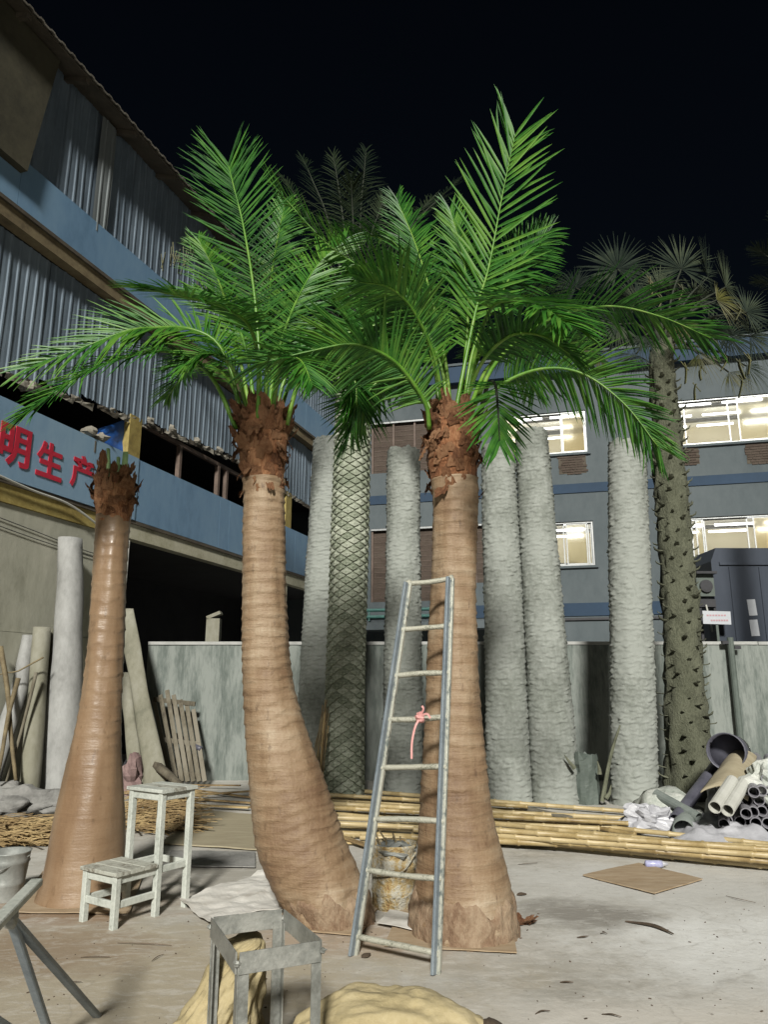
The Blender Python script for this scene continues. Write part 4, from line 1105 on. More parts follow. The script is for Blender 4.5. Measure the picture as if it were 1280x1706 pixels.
stm.tube([(0, -.1, 0), (0, .5, .10), (0, .85, .3), (0, 1.0, .62)], [.34, .26, .20, .10], 6, squash=.45)
stub_me = stm.mesh('petiole_stub', M['stub'])
rr = random.Random(11)
for i in range(260):
    z = .15 + (fzt - .5) * (i + rr.random()) / 260
    cx, r = interp(ft, max(z, ft[0][0])); th = i * 2.399 + rr.uniform(-.2, .2)
    n = V((math.cos(th), math.sin(th), 0))
    if n.y > .45: continue
    x = V((-n.y, n.x, 0)); s = rr.uniform(.07, .14)
    up_ = V((0, 0, 1)) + x * rr.uniform(-.3, .3)
    place('petiole_stub', stub_me, ftrunk, frame(x * s, n * s * (1 if z > 1.5 else 1.1), up_ * s * (.9 if z > 2.2 else rr.uniform(.35, .8)), V((cx, YF, z)) + n * (r * .9)))
fc = V((interp(ft, fzt)[0], YF, fzt))
def fan_leaf(hub, nrm, up_, rad, seed, nbl=40, spread=300, mt='leaf_fan', droop=.1, fused=.45):
    rr = random.Random(seed)
    hub = V(hub); nrm = V(nrm).normalized(); up_ = V(up_); up_ = (up_ - nrm * up_.dot(nrm)).normalized(); rt = up_.cross(nrm)
    st = MB().tube(catmull([fc + V((0, 0, -.1)), fc.lerp(hub, .5) + V((0, 0, .12)), hub], 10), [.026 - .0014 * i for i in range(11)], 6).build('fan_leaf', M['rachis_dull'], fan, smooth=True)
    mb = MB()
    for i in range(nbl):
        a = R(-spread / 2 + spread * i / (nbl - 1)) + rr.uniform(-.03, .03)
        D = up_ * math.cos(a) + rt * math.sin(a) + nrm * rr.uniform(-.05, .12)
        W = nrm.cross(D).normalized()
        l_ = rad * (.82 + .18 * math.cos(a / 1.6)) * rr.uniform(.9, 1.06)
        hw = R(spread / nbl) * .5
        b0 = len(mb.v)
        for k, (t, w) in enumerate(((.03, .03 * hw), (fused, fused * hw * .98), (.7, .42 * fused * hw), (1.0, .05 * hw))):
            c = hub + D * l_ * t + V((0, 0, -droop * l_ * max(0, t - .4) ** 2))
            fold = nrm * (w * l_ * .5)
            mb.v += [tuple(c - W * w * l_), tuple(c + fold), tuple(c + W * w * l_)]
            if k:
                o = b0 + (k - 1) * 3
                mb.f += [(o, o + 1, o + 4, o + 3), (o + 1, o + 2, o + 5, o + 4)]
    tag(mb.build('blades', M[mt], st), kind='stuff')
for i, (px, py, dy, nr_, up_, rad, mt, sp) in enumerate((
    (1030, 448, -.1, (-.1, -1, .1), (-.1, 0, 1), .68, 'leaf_fan', 310), (1136, 448, .1, (.15, -1, .1), (.1, 0, 1), .68, 'leaf_fan', 260),
    (1180, 462, .2, (.9, -.6, 0), (.45, .2, 1), .70, 'leaf_fan', 200), (1210, 478, .3, (.8, -.7, 0), (.6, .1, 1), .62, 'leaf_fan', 180),
    (1245, 520, .2, (.2, -1, .2), (.8, 0, .6), .55, 'leaf_fan', 240), (1195, 500, -.3, (.3, -1, .3), (.6, -.2, .1), .50, 'leaf_old', 160),
    (1215, 560, -.1, (.3, -1, .2), (.8, 0, -.4), .58, 'leaf_fan', 220), (1165, 590, -.4, (.2, -1, .4), (.4, -.2, -.9), .52, 'leaf_old', 140),
    (1030, 540, -.3, (-.2, -1, .3), (-.8, 0, -.3), .55, 'leaf_fan', 220), (1000, 590, -.2, (-.3, -1, .4), (-.9, 0, -.5), .52, 'leaf_old', 150),
    (1060, 500, .4, (0, -1, .2), (-.3, 0, 1), .6, 'leaf_fan', 280), (1100, 480, .6, (0, -1, .2), (.1, 0, 1), .6, 'leaf_fan', 280),
    (1245, 610, .3, (.4, -1, .3), (.8, 0, -.8), .5, 'leaf_fan', 150), (960, 480, .9, (-.2, -1, .2), (-.6, 0, .8), .55, 'leaf_fan', 240),
    (1075, 560, -.4, (-.2, -1, .4), (-.4, -.2, -.9), .5, 'leaf_fan', 170), (1140, 540, -.5, (.2, -1, .5), (.3, -.3, -.6), .5, 'leaf_old', 200), (1190, 550, .1, (.3, -1, .3), (.9, 0, -.2), .6, 'leaf_fan', 230),
    (1060, 590, .2, (-.3, -1, .3), (-.6, 0, -1), .5, 'leaf_fan', 150), (1250, 560, .4, (.3, -1, .2), (1, 0, .1), .6, 'leaf_fan', 220), (1160, 500, .5, (.1, -1, .2), (.3, 0, 1), .6, 'leaf_fan', 260), (1215, 620, .1, (.3, -1, .4), (.6, 0, -1), .5, 'leaf_old', 140))):
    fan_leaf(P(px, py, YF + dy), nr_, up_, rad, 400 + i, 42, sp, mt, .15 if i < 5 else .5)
rr = random.Random(9)
for px, py in ((1083, 462), (1098, 490), (1228, 505), (1135, 475), (1140, 605), (1170, 610), (1232, 600), (1245, 590), (1012, 600), (1085, 470), (1160, 640), (1232, 625), (1205, 590)):
    p = P(px, py, YF - .45); mb = MB(); q = catmull([p, p + V((rr.uniform(-.06, .06), 0, -.1)), p + V((rr.uniform(-.06, .06), 0, -rr.uniform(.2, .36)))], 5)
    for a, b in zip(q, q[1:]): mb.bar(a, b, .055, .012)
    mb.bar(p + V((-.03, .02, .03)), p + V((.05, -.02, -.12)), .03, .01)
    mb.build('yellowed_leaf_end', M['leaf_old'], fan)
# next palm peeping in at the right edge
YE = 11.0
e = empty('edge_palm', (P(1400, 1000, YE).x, YE, 0), 'pale fronds of another palm poking in at the right edge above the fan palm', 'palm tree')
ce = P(1390, 560, YE)
MB().tube([(ce.x, YE, 0), (ce.x, YE, ce.z * .5), tuple(ce)], [.22, .18, .16], 12).build('trunk', M['hairy'], e)
for i, (px, py) in enumerate(((1262, 415), (1290, 360), (1340, 330), (1450, 330), (1500, 420), (1265, 470))):
    t = P(px, py, YE - .3 + .15 * i)
    frond(e, [ce, ce.lerp(t, .5) + V((0, 0, .25)), ce.lerp(t, .85) + V((0, 0, .1)), t], L=.4, seed=600 + i, n=34, mleaf='leaf_fan', mr='rachis_dull')

# ================================================================== LADDER
la, lb = G(590, 1590), G(727, 1622)
ta, tb = P(681, 972, 4.72), P(751, 964, 4.66)
lad = empty('ladder', (la + lb) / 2, 'paint-splashed galvanised steel ladder leaning on the right palm trunk', 'ladder')
def rail(a, b, nm):
    d = (b - a).normalized(); wd = (lb - la).normalized()
    m = MB(); up_ = wd.cross(d).normalized()
    m.bar(a, b, .052, .030, up_, .006)
    r_ = m.build('side_rail', M['ladder'], lad)
    MB().bar(a + up_ * .034 + wd * .002, b + up_ * .034 + wd * .002, .018, .040, up_, .003).build('rail_web', M['blue_steel'], r_)
    return r_
rail(la, ta, 0); rail(lb, tb, 1)
for i, (pl_, pr_) in enumerate(((970, 963), (1049, 1043), (1126, 1121), (1199, 1194), (1279, 1277), (1365, 1368), (1449, 1464), (1560, 1588))):
    def on(a, b, py):
        lo, hi = 0.0, 1.0
        for _ in range(40):
            k = (lo + hi) / 2; p = a.lerp(b, k)
            yc = p.y * math.cos(PITCH) + (p.z - CAM_H) * math.sin(PITCH); zc = -p.y * math.sin(PITCH) + (p.z - CAM_H) * math.cos(PITCH)
            if 853 - FPX * zc / yc > py: lo = k
            else: hi = k
        return a.lerp(b, k)
    a, b = on(la, ta, pl_), on(lb, tb, pr_)
    m = MB()
    q = catmull([a, a.lerp(b, .5) + V((0, 0, .006 * ((i % 3) - 1))), b], 8)
    m.tube(q, [.017 + .003 * nz(i * 3, k * 2.1, 0) for k in range(9)], 8)
    m.build('rung', M['rung'], lad, smooth=True)
    for e_ in (a, b): lump(e_, .026, .026, .024, i, .3, 6, 8, False).build('weld', M['rung'], lad, smooth=True)
# ribbon
k0 = P(700, 1196, 4.545)
rb = empty('pink_ribbon', k0, 'pink plastic ribbon knotted round the fourth rung from the top of the ladder', 'ribbon')
lump(k0, .028, .024, .03, 3, .6, 8, 10, False).build('knot', M['ribbon'], rb)
for pts in ([(0, -.01, 0), (-.03, -.025, -.05), (-.05, -.02, -.14), (-.052, -.015, -.23)], [(0, -.01, .01), (.04, -.03, .025), (.06, -.03, .0)], [(0, 0, .01), (.02, -.02, .05), (.012, -.02, .07)]):
    q = catmull([k0 + V(p) for p in pts], 10); mb = MB()
    for a, b in zip(q, q[1:]): mb.bar(a, b, .012, .004, V((0, 1, .2)))
    mb.build('tail', M['ribbon'], rb)

# ================================================================== STEP STOOL
so = G(187, 1551); U = V((.55, .835, 0)).normalized(); W_ = V((-U.y, U.x, 0))
U1, U2, WD, H1, H2 = .345, .60, .345, .335, .79
def sp(u, w, z): return so + U * u + W_ * w + V((0, 0, z))
stool = empty('step_stool', so, 'worn white-painted two-step wooden stool beside the glossy leftmost trunk', 'stool')
def sbar(u0, w0, z0, u1, w1, z1, w, h, nm, up_=V((0, 0, 1)), mt='white_paint'):
    return MB().bar(sp(u0, w0, z0), sp(u1, w1, z1), w, h, up_, .004).build(nm, M[mt], stool)
T = .042
for u, w, h in ((T / 2, T / 2, H1 - .03), (T / 2, WD - T / 2, H1 - .03), (U1, T / 2, H2 - .026), (U1, WD - T / 2, H2 - .026), (U2, T / 2, H2 - .026), (U2, WD - T / 2, H2 - .026)):
    sbar(u, w, 0, u, w, h, T, T, 'leg', U)
for w in (T / 2, WD - T / 2):
    sbar(T, w, .135, U1 - T / 2, w, .135, .022, .045, 'stretcher'); sbar(T, w, H1 - .055, U1 - T / 2, w, H1 - .055, .022, .05, 'apron')
    sbar(U1 + T / 2, w, H1 - .055, U2 - T / 2, w, H1 - .055, .022, .045, 'stretcher'); sbar(U1 + T / 2, w, H2 - .052, U2 - T / 2, w, H2 - .052, .022, .05, 'apron')
for u, z, h in ((T / 2, .135, .045), (T / 2, H1 - .055, .05), (U2, H1 - .055, .045), (U1, H2 - .052, .05), (U2, H2 - .052, .05), (U1, H1 - .055, .05)):
    sbar(u, T, z, u, WD - T, z, .022, h, 'apron' if z > .2 else 'stretcher')
def board(u0, u1, w0, w1, z, mt):
    m = MB().bar(sp((u0 + u1) / 2, w0, z), sp((u0 + u1) / 2, w1, z), u1 - u0, .024, V((0, 0, 1)), .004)
    m.build('step_board', M[mt], stool)
nb_ = 3
for k in range(nb_):
    a = -.012 + (U1 - T / 2 - .006 + .012) * k / nb_; b = -.012 + (U1 - T / 2 - .006 + .012) * (k + 1) / nb_ - .004
    board(a, b, -.012, WD + .012, H1 - .017, 'step_top')
    a = U1 - .033 + (U2 - U1 + .066) * k / nb_; b = U1 - .033 + (U2 - U1 + .066) * (k + 1) / nb_ - .004
    board(a, b, -.014, WD + .014, H2 - .013, 'step_top' if k == 1 else 'white_paint')

# ================================================================== NEAR STEEL STAND, TRESTLE, SACKS
hs = .62
c4 = [G(353, 1527, hs), G(472, 1513, hs), G(536, 1565, hs), G(396, 1586, hs)]
st = empty('steel_stand', V((sum(c.x for c in c4) / 4, sum(c.y for c in c4) / 4, 0)), 'open square steel angle stand in the foreground bottom centre', 'stand')
cen = sum(c4, V((0, 0, 0))) / 4
for i in range(4):
    a, b = c4[i], c4[(i + 1) % 4]
    inw = (cen - (a + b) / 2).normalized()
    d = (b - a).normalized()
    MB().bar(a + V((0, 0, -.036)) + d * .006 - inw * (.001 * i), b + V((0, 0, -.036)) - d * .006 - inw * (.001 * i), .006, .068, V((0, 0, 1)), .001).build('top_rail', M['steel'], st)
    o = (a - cen); o.z = 0; o.normalize()
    f = a - o * .02
    x = (b - a); x.z = 0; x.normalize(); y = (c4[i - 1] - a); y.z = 0; y.normalize()
    lg = MB()
    lg.bar(a + x * .017 + y * .004 + V((0, 0, -.044)), V((a.x, a.y, 0)) + x * .017 + y * .004, .036, .005, y)
    lg.bar(a + y * .024 + x * .004 + V((0, 0, -.044)), V((a.x, a.y, 0)) + y * .024 + x * .004, .036, .005, x)
    leg = lg.build('leg', M['steel'], st)
    lump(a + V((0, 0, -.035)) + o * .003, .014, .012, .010, i, .5, 5, 7, False).build('weld', M['steel'], leg)
    a2, b2 = V((a.x, a.y, .10)), V((b.x, b.y, .10))
    MB().bar(a2 + d * .03, b2 - d * .03, .005, .034, V((0, 0, 1))).build('lower_rail', M['steel'], st)

tz = .72
e0, e1 = G(60, 1470, tz), G(-90, 1625, tz)
tr = empty('trestle', V(((e0.x + e1.x) / 2, (e0.y + e1.y) / 2, 0)), 'folding trestle with a white-tipped bar and blue-grey legs at the lower left edge', 'trestle')
MB().bar(e0, e1, .048, .028, V((0, 0, 1)), .004).build('top_bar', M['white_paint'], tr)
leg0 = e0.lerp(e1, .36)
f0 = G(86, 1706 + 30)
for k, (a, f) in enumerate(((leg0 - V((0, 0, .03)), f0), (leg0 - V((0, 0, .03)), V((2 * leg0.x - f0.x - .1, f0.y + .25, 0))), (e1 - V((0, 0, .03)), V((f0.x + e1.x - leg0.x, f0.y + e1.y - leg0.y, 0))), (e1 - V((0, 0, .03)), V((2 * e1.x - f0.x - e1.x + leg0.x, f0.y + .25 + e1.y - leg0.y, 0))))):
    MB().bar(a, f, .036, .022, V((0, 1, 0)), .004).build('leg', M['blue_steel'], tr)
lump(leg0 - V((0, 0, .03)), .03, .03, .04, 5, .2, 6, 8, False).build('hinge', M['steel'], tr)

def cloth_body(pts, rads, n, seed, amp=.16, closed=True, squash=.8):
    """a slumped sack: tube with folds running along and across it"""
    mb = MB(); ps = catmull(pts, 90); m_ = len(ps)
    for i, p in enumerate(ps):
        t = i / (m_ - 1)
        r = interp(rads, t)[0]
        T_ = (ps[min(i + 1, m_ - 1)] - ps[max(i - 1, 0)]).normalized()
        x = T_.cross(V((0, 0, 1)))
        if x.length < .1: x = V((1, 0, 0))
        x.normalize(); y = x.cross(T_)
        for k in range(n):
            th = 2 * math.pi * k / n
            f = 1 + amp * nz(math.cos(th) * 1.6 + seed, math.sin(th) * 1.6, t * 3) + amp * .5 * nz(math.cos(th) * 4 + seed, math.sin(th) * 4, t * 6) + amp * .3 * nz(math.cos(th) * 9, math.sin(th) * 9 + seed, t * 14) + amp * .55 * (.4 - abs(nz(math.cos(th) * 2.6 + 5, math.sin(th) * 2.6 + seed, t * 3 + .8 * math.sin(th))) * 2)  + amp * .22 * (.4 - abs(nz(math.cos(th) * 6 + 2, math.sin(th) * 6 + seed, t * 9)) * 2)
            q = p + (x * math.cos(th) + y * math.sin(th) * squash) * r * f
            q.z = max(q.z, .004 + .004 * (k % 2))
            mb.v.append(q)
    for i in range(m_ - 1):
        for k in range(n): mb.f.append((i * n + k, i * n + (k + 1) % n, (i + 1) * n + (k + 1) % n, (i + 1) * n + k))
    return mb, ps, n
a, b = V((-.40, 3.26, .10)), V((.37, 3.18, .14))
mb, ps, n = cloth_body([a, a.lerp(b, .5) + V((0, 0, .05)), b], [(0, .03), (.10, .13), (.35, .20), (.7, .205), (.92, .165), (1, .135)], 110, 2, .15)
sk = empty('tan_sack', V((0, 3.3, 0)), 'bulging tan cloth sack lying at the bottom edge, dark mouth to the right', 'sack')
mb.build('sack_body', M['sack'], sk, smooth=True)
mm, _, _ = cloth_body([b + V((-.02, 0, 0)), b + V((.03, -.003, -.005)), b + V((-.10, 0, -.01))], [(0, .12), (.4, .125), (.55, .11), (1, .02)], 30, 2, .13)
mm.build('mouth_lining', M['scrap'], sk, smooth=True)
mb, ps, n = cloth_body([V((-.72, 3.36, .0)), V((-.65, 3.33, .20)), V((-.56, 3.31, .42)), V((-.53, 3.33, .51))], [(0, .29), (.4, .19), (.75, .10), (1, .03)], 110, 9, .26, squash=.7)
tag(mb.build('tan_sack', M['sack'], smooth=True, loc=V((-.7, 3.4, 0))), 'tan cloth sack slumped upright behind the foreground steel stand', 'sack')

# ================================================================== DRUM, BUCKET
dc = G(657, 1520) + V((0, .13, 0))
drum = empty('rusty_drum', dc, 'rust and glue crusted metal drum standing between the two crowned palms', 'drum')
m = MB(); prof_ = [(.0, .135), (.02, .15), (.10, .152), (.11, .158), (.12, .152), (.25, .154), (.26, .161), (.275, .161), (.285, .154), (.38, .152), (.395, .164), (.41, .160), (.405, .14), (.36, .138)]
nn = 28
for z, r in prof_:
    for k in range(nn):
        th = 2 * math.pi * k / nn; rr_ = r + .008 * nz(math.cos(th) * 3, math.sin(th) * 3, z * 14) + .004 * nz(math.cos(th) * 9, math.sin(th) * 9, z * 30)
        m.v.append((dc.x + math.cos(th) * rr_, dc.y + math.sin(th) * rr_, z))
for j in range(len(prof_) - 1):
    for k in range(nn): m.f.append((j * nn + k, j * nn + (k + 1) % nn, (j + 1) * nn + (k + 1) % nn, (j + 1) * nn + k))
m.build('shell', M['rust'], drum, smooth=True)
lump(dc + V((0, 0, .365)), .145, .145, .05, 2, .5, 9, 16).build('dried_glue', M['tin'], drum)
m = MB(); m.tube(catmull([dc + V((-.15, -.02, .36)), dc + V((-.19, -.08, .30)), dc + V((-.12, -.16, .24)), dc + V((.05, -.18, .26)), dc + V((.15, -.08, .36))], 16), .006, 6); m.build('bail_handle', M['rust'], drum)
rr = random.Random(6)
for k in range(6):
    a = dc + V((rr.uniform(-.08, .08), rr.uniform(-.06, .06), .36)); MB().tube([a, a + V((rr.uniform(-.12, .02), 0, rr.uniform(.06, .14)))], .006, 5).build('stirring_twig', M['stick'], drum)

bc = G(0, 1505) + V((-.02, .1, 0))
bk = empty('metal_bucket', bc, 'dented grey metal bucket cut by the left edge beside the glossy trunk', 'bucket')
m = MB(); pf = [(0, .11), (.1, .12), (.11, .126), (.12, .122), (.24, .137), (.25, .144), (.265, .139), (.31, .144), (.32, .15), (.315, .136), (.06, .11)]
for z, r in pf:
    for k in range(24):
        th = 2 * math.pi * k / 24; m.v.append((bc.x + math.cos(th) * r, bc.y + math.sin(th) * r, z + .001))
for j in range(len(pf) - 1):
    for k in range(24): m.f.append((j * 24 + k, j * 24 + (k + 1) % 24, (j + 1) * 24 + (k + 1) % 24, (j + 1) * 24 + k))
m.f.append(tuple((len(pf) - 1) * 24 + k for k in range(24)))
m.build('pail', M['tin'], bk, smooth=True)
MB().tube(catmull([bc + V((-.15, 0, .29)), bc + V((0, -.17, .22)), bc + V((.15, 0, .29))], 14), .005, 6).build('handle', M['steel'], bk)

# ================================================================== SHEETS LYING ABOUT
def sheet(name, corners, z, th, mt, label, cat, seed, wave=.006, n=14):
    c = [V(q) for q in corners]; top = []
    mb = MB()
    for s_ in (0, 1):
        for j in range(n + 1):
            for i in range(n + 1):
                u, v = i / n, j / n
                p = c[0] * (1 - u) * (1 - v) + c[1] * u * (1 - v) + c[2] * u * v + c[3] * (1 - u) * v
                h = wave * (nz(p.x * 3 + seed, p.y * 3, seed) + 1) + wave * .4 * (nz(p.x * 11 + seed, p.y * 11, seed) + .6)
                mb.v.append((p.x, p.y, z + max(h, 0) + (th if s_ else 0)))
    N_ = (n + 1) ** 2
    for j in range(n):
        for i in range(n):
            a = j * (n + 1) + i
            mb.f.append((a, a + n + 1, a + n + 2, a + 1)); a += N_
            mb.f.append((a, a + 1, a + n + 2, a + n + 1))
    ring = [i for i in range(n + 1)] + [(j + 1) * (n + 1) - 1 for j in range(1, n + 1)] + [n * (n + 1) + i for i in range(n - 1, -1, -1)] + [j * (n + 1) for j in range(n - 1, 0, -1)]
    for i in range(len(ring)):
        a, b = ring[i], ring[(i + 1) % len(ring)]; mb.f.append((a, b, b + N_, a + N_))
    cc = sum(c, V((0, 0, 0))) / 4
    return tag(mb.build(name, M[mt], loc=V((cc.x, cc.y, 0))), label, cat)
sheet('cardboard_sheet', [G(972, 1461), G(1092, 1492), G(1172, 1468), G(1065, 1441)], .004, .008, 'cardboard', 'flat brown cardboard sheet lying alone on the concrete at right', 'cardboard', 1)
sheet('cardboard_sheet', [G(640, 1580), G(862, 1592), G(850, 1520), G(670, 1512)], .004, .006, 'cardboard', 'brown cardboard sheet under the foot of the ladder palm', 'cardboard', 2)
sheet('cardboard_sheet', [G(425, 1548), G(600, 1563), G(640, 1500), G(470, 1490)], .004, .006, 'cardboard', 'brown cardboard sheet under the foot of the bowed middle palm', 'cardboard', 3)
sheet('cardboard_sheet', [G(25, 1524), G(215, 1525), G(240, 1455), G(70, 1455)], .004, .005, 'cardboard', 'brown board under the flared foot of the leftmost glossy trunk', 'cardboard', 4)
sheet('paper_sheet', [G(298, 1513), G(350, 1548), G(470, 1530), G(440, 1458)], .004, .004, 'card_pale', 'creased white cardboard sheet on the floor left of the bowed palm', 'cardboard', 5, .035, 22)
sheet('plywood_sheet', [G(268, 1408), G(440, 1420), G(440, 1362), G(330, 1352)], .006, .012, 'ply', 'tan plywood sheet lying on the floor behind the step stool', 'plywood', 6)
sheet('paper_sheet', [G(628, 1545), G(690, 1560), G(705, 1535), G(650, 1525)], .016, .003, 'card_pale', 'small white paper sheet on the floor in front of the rusty drum', 'paper', 7, .012)
sheet('grey_board', [G(270, 1445), G(425, 1448), G(425, 1422), G(285, 1420)], .004, .008, 'cement', 'thin grey board on the floor left of the bowed palm', 'board', 8)

# ================================================================== BAMBOO POLES
def pole_mesh(a, b, r, seed, bend=.022):
    rr = random.Random(seed)
    a, b = V(a), V(b); L_ = (b - a).length
    d = (b - a).normalized(); sd = V((-d.y, d.x, 0))
    k1 = rr.uniform(-bend, bend) * L_ * .4
    pts = []; rad = []
    nn_ = max(6, int(L_ / .32)); off_ = rr.random() * .5
    ts = []
    for i in range(nn_ + 1):
        t = min(1, max(0, (i + off_ * (0 < i < nn_)) / nn_))
        for dt, rk in ((-.022, 1.0), (-.006, 1.24), (.006, 1.2), (.016, .95)):
            tt = t + dt / L_ * 1.0
            if 0 < tt < 1: ts.append((tt, rk))
    ts = [(0, 1)] + sorted(ts) + [(1, 1)]
    for t, rk in ts:
        p = a.lerp(b, t) + sd * (k1 * math.sin(math.pi * t)) + V((0, 0, .0))
        pts.append(p); rad.append(r * rk * (1.08 - .2 * t))
    return MB().tube(pts, rad, 8)
POLES = [  # (px0, py0, z0, px1, py1, z1, radius)
 (528, 1312, .05, 1050, 1352, .08, .036), (505, 1322, .12, 880, 1344, .16, .032), (470, 1318, .04, 800, 1342, .05, .03), (535, 1338, .06, 1060, 1364, .10, .038), (540, 1345, .14, 1048, 1372, .18, .034),
 (500, 1352, .04, 1030, 1379, .05, .036), (548, 1362, .10, 1000, 1380, .12, .036), (520, 1372, .04, 1290, 1412, .16, .038), (556, 1388, .04, 1310, 1422, .17, .038), (690, 1382, .12, 1320, 1428, .24, .036),
 (770, 1386, .05, 1300, 1436, .06, .040), (800, 1394, .05, 1330, 1447, .05, .040), (760, 1378, .19, 1320, 1418, .31, .034), (820, 1372, .10, 1340, 1424, .27, .036), (560, 1372, .12, 880, 1388, .13, .034),
 (820, 1350, .05, 1060, 1390, .06, .034), (480, 1386, .04, 770, 1398, .045, .034), (880, 1398, .12, 1330, 1440, .15, .034), (810, 1356, .14, 1020, 1374, .12, .030), (560, 1356, .05, 900, 1392, .05, .034), (830, 1384, .06, 1330, 1432, .10, .036), (530, 1330, .04, 900, 1352, .05, .030), (600, 1395, .04, 960, 1404, .05, .034), (850, 1362, .06, 1300, 1408, .10, .034)]
for i, (x0_, y0_, z0_, x1_, y1_, z1_, r_) in enumerate(POLES):
    z0_ = max(z0_ * .8, r_ + .005); z1_ = max(z1_ * .6, r_ + .005); a, b = G(x0_, y0_, z0_), G(x1_, y1_, z1_)
    r_ *= .74
    o = pole_mesh(a, b, r_, 700 + i).build('bamboo_pole', M['bamboo'], loc=V((a.x, a.y, 0)), smooth=True)
    tag(o, {0: 'rearmost bamboo pole of the long bundle, running in front of the trunk shells', 11: 'frontmost bamboo pole of the long bundle lying across the yard'}.get(i, 'pale yellow bamboo pole inside the long loose bundle lying across the yard'), 'bamboo pole', 'bamboo poles laid across the yard')
for i, (x0_, y0_, x1_, y1_, w, h, z) in enumerate(((935, 1404, 978, 1407, .07, .05, .03), (860, 1352, 950, 1372, .10, .03, .06), (905, 1372, 1010, 1384, .12, .02, .05))):
    a, b = G(x0_, y0_), G(x1_, y1_); a.z = b.z = z
    tag(MB().bar(a, b, w, h, V((0, 0, 1)), .005).build('wood_offcut', M['strip' if i == 0 else 'wood'], loc=V((a.x, a.y, 0))), ('short squared pale wood block at the front of the bamboo bundle', 'brown plank lying under the bamboo behind the ladder palm', 'flat grey plank under the middle of the bamboo bundle')[i], 'offcut')
rr = random.Random(21)
LOOSE = [(270, 1330, 420, 1342), (285, 1345, 415, 1352), (250, 1338, 415, 1326), (265, 1325, 330, 1352), (300, 1318, 430, 1334), (210, 1352, 300, 1372), (215, 1365, 290, 1350), (220, 1340, 300, 1345), (555, 1400, 640, 1425), (560, 1408, 655, 1412), (270, 1312, 400, 1316), (240, 1318, 330, 1330)]
for i, (x0_, y0_, x1_, y1_) in enumerate(LOOSE):
    a, b = G(x0_, y0_), G(x1_, y1_); a.z = .02 + .02 * (i % 3); b.z = .03 + .015 * (i % 4)
    side_ = 'left of the bowed palm' if i not in (8, 9) else 'between the bowed palm and the drum'
    tag(MB().bar(a, b, rr.uniform(.04, .09), .018, V((0, 0, 1)), .003).build('split_bamboo', M['strip'], loc=V((a.x, a.y, 0))), 'flat split bamboo strip among the litter ' + side_, 'bamboo strip', 'split bamboo strips ' + side_)
# shavings
mb = MB(); rr = random.Random(33)
for i in range(1500):
    px, py = (rr.uniform(-60, 105), rr.uniform(1376, 1412)) if i < 900 else (rr.uniform(195, 300), rr.uniform(1325, 1392))
    p = G(px, py); h = .09 * max(0, 1 - abs(py - 1392) / 24) if i < 900 else .05
    p.z = .02 + h * rr.random()
    a = rr.gauss(0, .5); l_ = rr.uniform(.1, .45)
    d = V((math.cos(a), math.sin(a) * .9, rr.uniform(-.15, .2))) * l_
    q = catmull([p, p + d * .5 + V((0, 0, rr.uniform(0, .04))), p + d], 3)
    w = rr.uniform(.008, .024)
    for u, v in zip(q, q[1:]): mb.bar((u.x, u.y, max(u.z, .012)), (v.x, v.y, max(v.z, .012)), w, .005)
tag(mb.build('bamboo_shavings', M['strip'], loc=G(60, 1380)), 'heaps of curled bamboo shavings and strips round the foot of the leftmost trunk', 'shavings', kind='stuff')

# ================================================================== LEFT CORNER LITTER
def smooth_shell(name, tab, Y0, Y1, mt, label, cat, group=None, n=22, sq=1.0, seed=1):
    """tab: (py, left, right) from head to foot; leans from Y1 at the head to Y0 at the foot"""
    tab = sorted(tab, key=lambda q: -q[0]); mb = MB(); m_ = len(tab)
    rows_ = []
    py0, py1 = tab[0][0], tab[-1][0]
    for j in range(31):
        t = j / 30; py = py0 + (py1 - py0) * t
        xl, xr = interp([(-q[0], q[1], q[2]) for q in tab], -py)
        Y = Y0 + (Y1 - Y0) * t
        a, b = P(xl, py, Y), P(xr, py, Y); rows_.append(((a + b) / 2, (b.x - a.x) / 2))
    for j, (c, r) in enumerate(rows_):
        for k in range(n):
            th = 2 * math.pi * k / n; d = .012 * nz(math.cos(th) * 2 + seed, math.sin(th) * 2, c.z * 1.6)
            mb.v.append((c.x + math.cos(th) * (r + d), c.y + math.sin(th) * (r + d) * sq, max(c.z, 0) if j else 0.002))
    for j in range(30):
        for k in range(n): mb.f.append((j * n + k, j * n + (k + 1) % n, (j + 1) * n + (k + 1) % n, (j + 1) * n + k))
    b0 = 30 * n; i0 = len(mb.v); c = rows_[-1][0]
    for dz, kk in ((.0, .8), (-.4, .78)):
        for k in range(n): x, y, z = mb.v[b0 + k]; mb.v.append((c.x + (x - c.x) * kk, c.y + (y - c.y) * kk, z + dz))
    for k in range(n): q = (k + 1) % n; mb.f += [(b0 + k, b0 + q, i0 + q, i0 + k), (i0 + k, i0 + q, i0 + n + q, i0 + n + k)]
    mb.f.append(tuple(i0 + n + k for k in range(n)))
    c = rows_[0][0]
    return tag(mb.build(name, M[mt], smooth=True, loc=V((c.x, c.y, 0))), label, cat, group)
smooth_shell('smooth_trunk', [(897, 98, 135), (1000, 94, 137), (1100, 88, 136), (1200, 76, 135), (1260, 68, 134), (1308, 66, 134)], 9.5, 9.95, 'smoothcol', 'tall smooth grey trunk casting with flared foot against the factory wall', 'trunk casting', seed=1)
smooth_shell('grey_tube', [(1045, 56, 84), (1150, 48, 76), (1300, 33, 66)], 9.1, 9.6, 'oldshell', 'grey-brown cardboard tube leaning left of the tall smooth grey casting', 'tube', seed=2)
smooth_shell('grey_tube', [(1048, 76, 92), (1300, 66, 82)], 9.75, 9.85, 'oldshell', 'narrow tube squeezed behind the tall smooth grey casting', 'tube', seed=3)
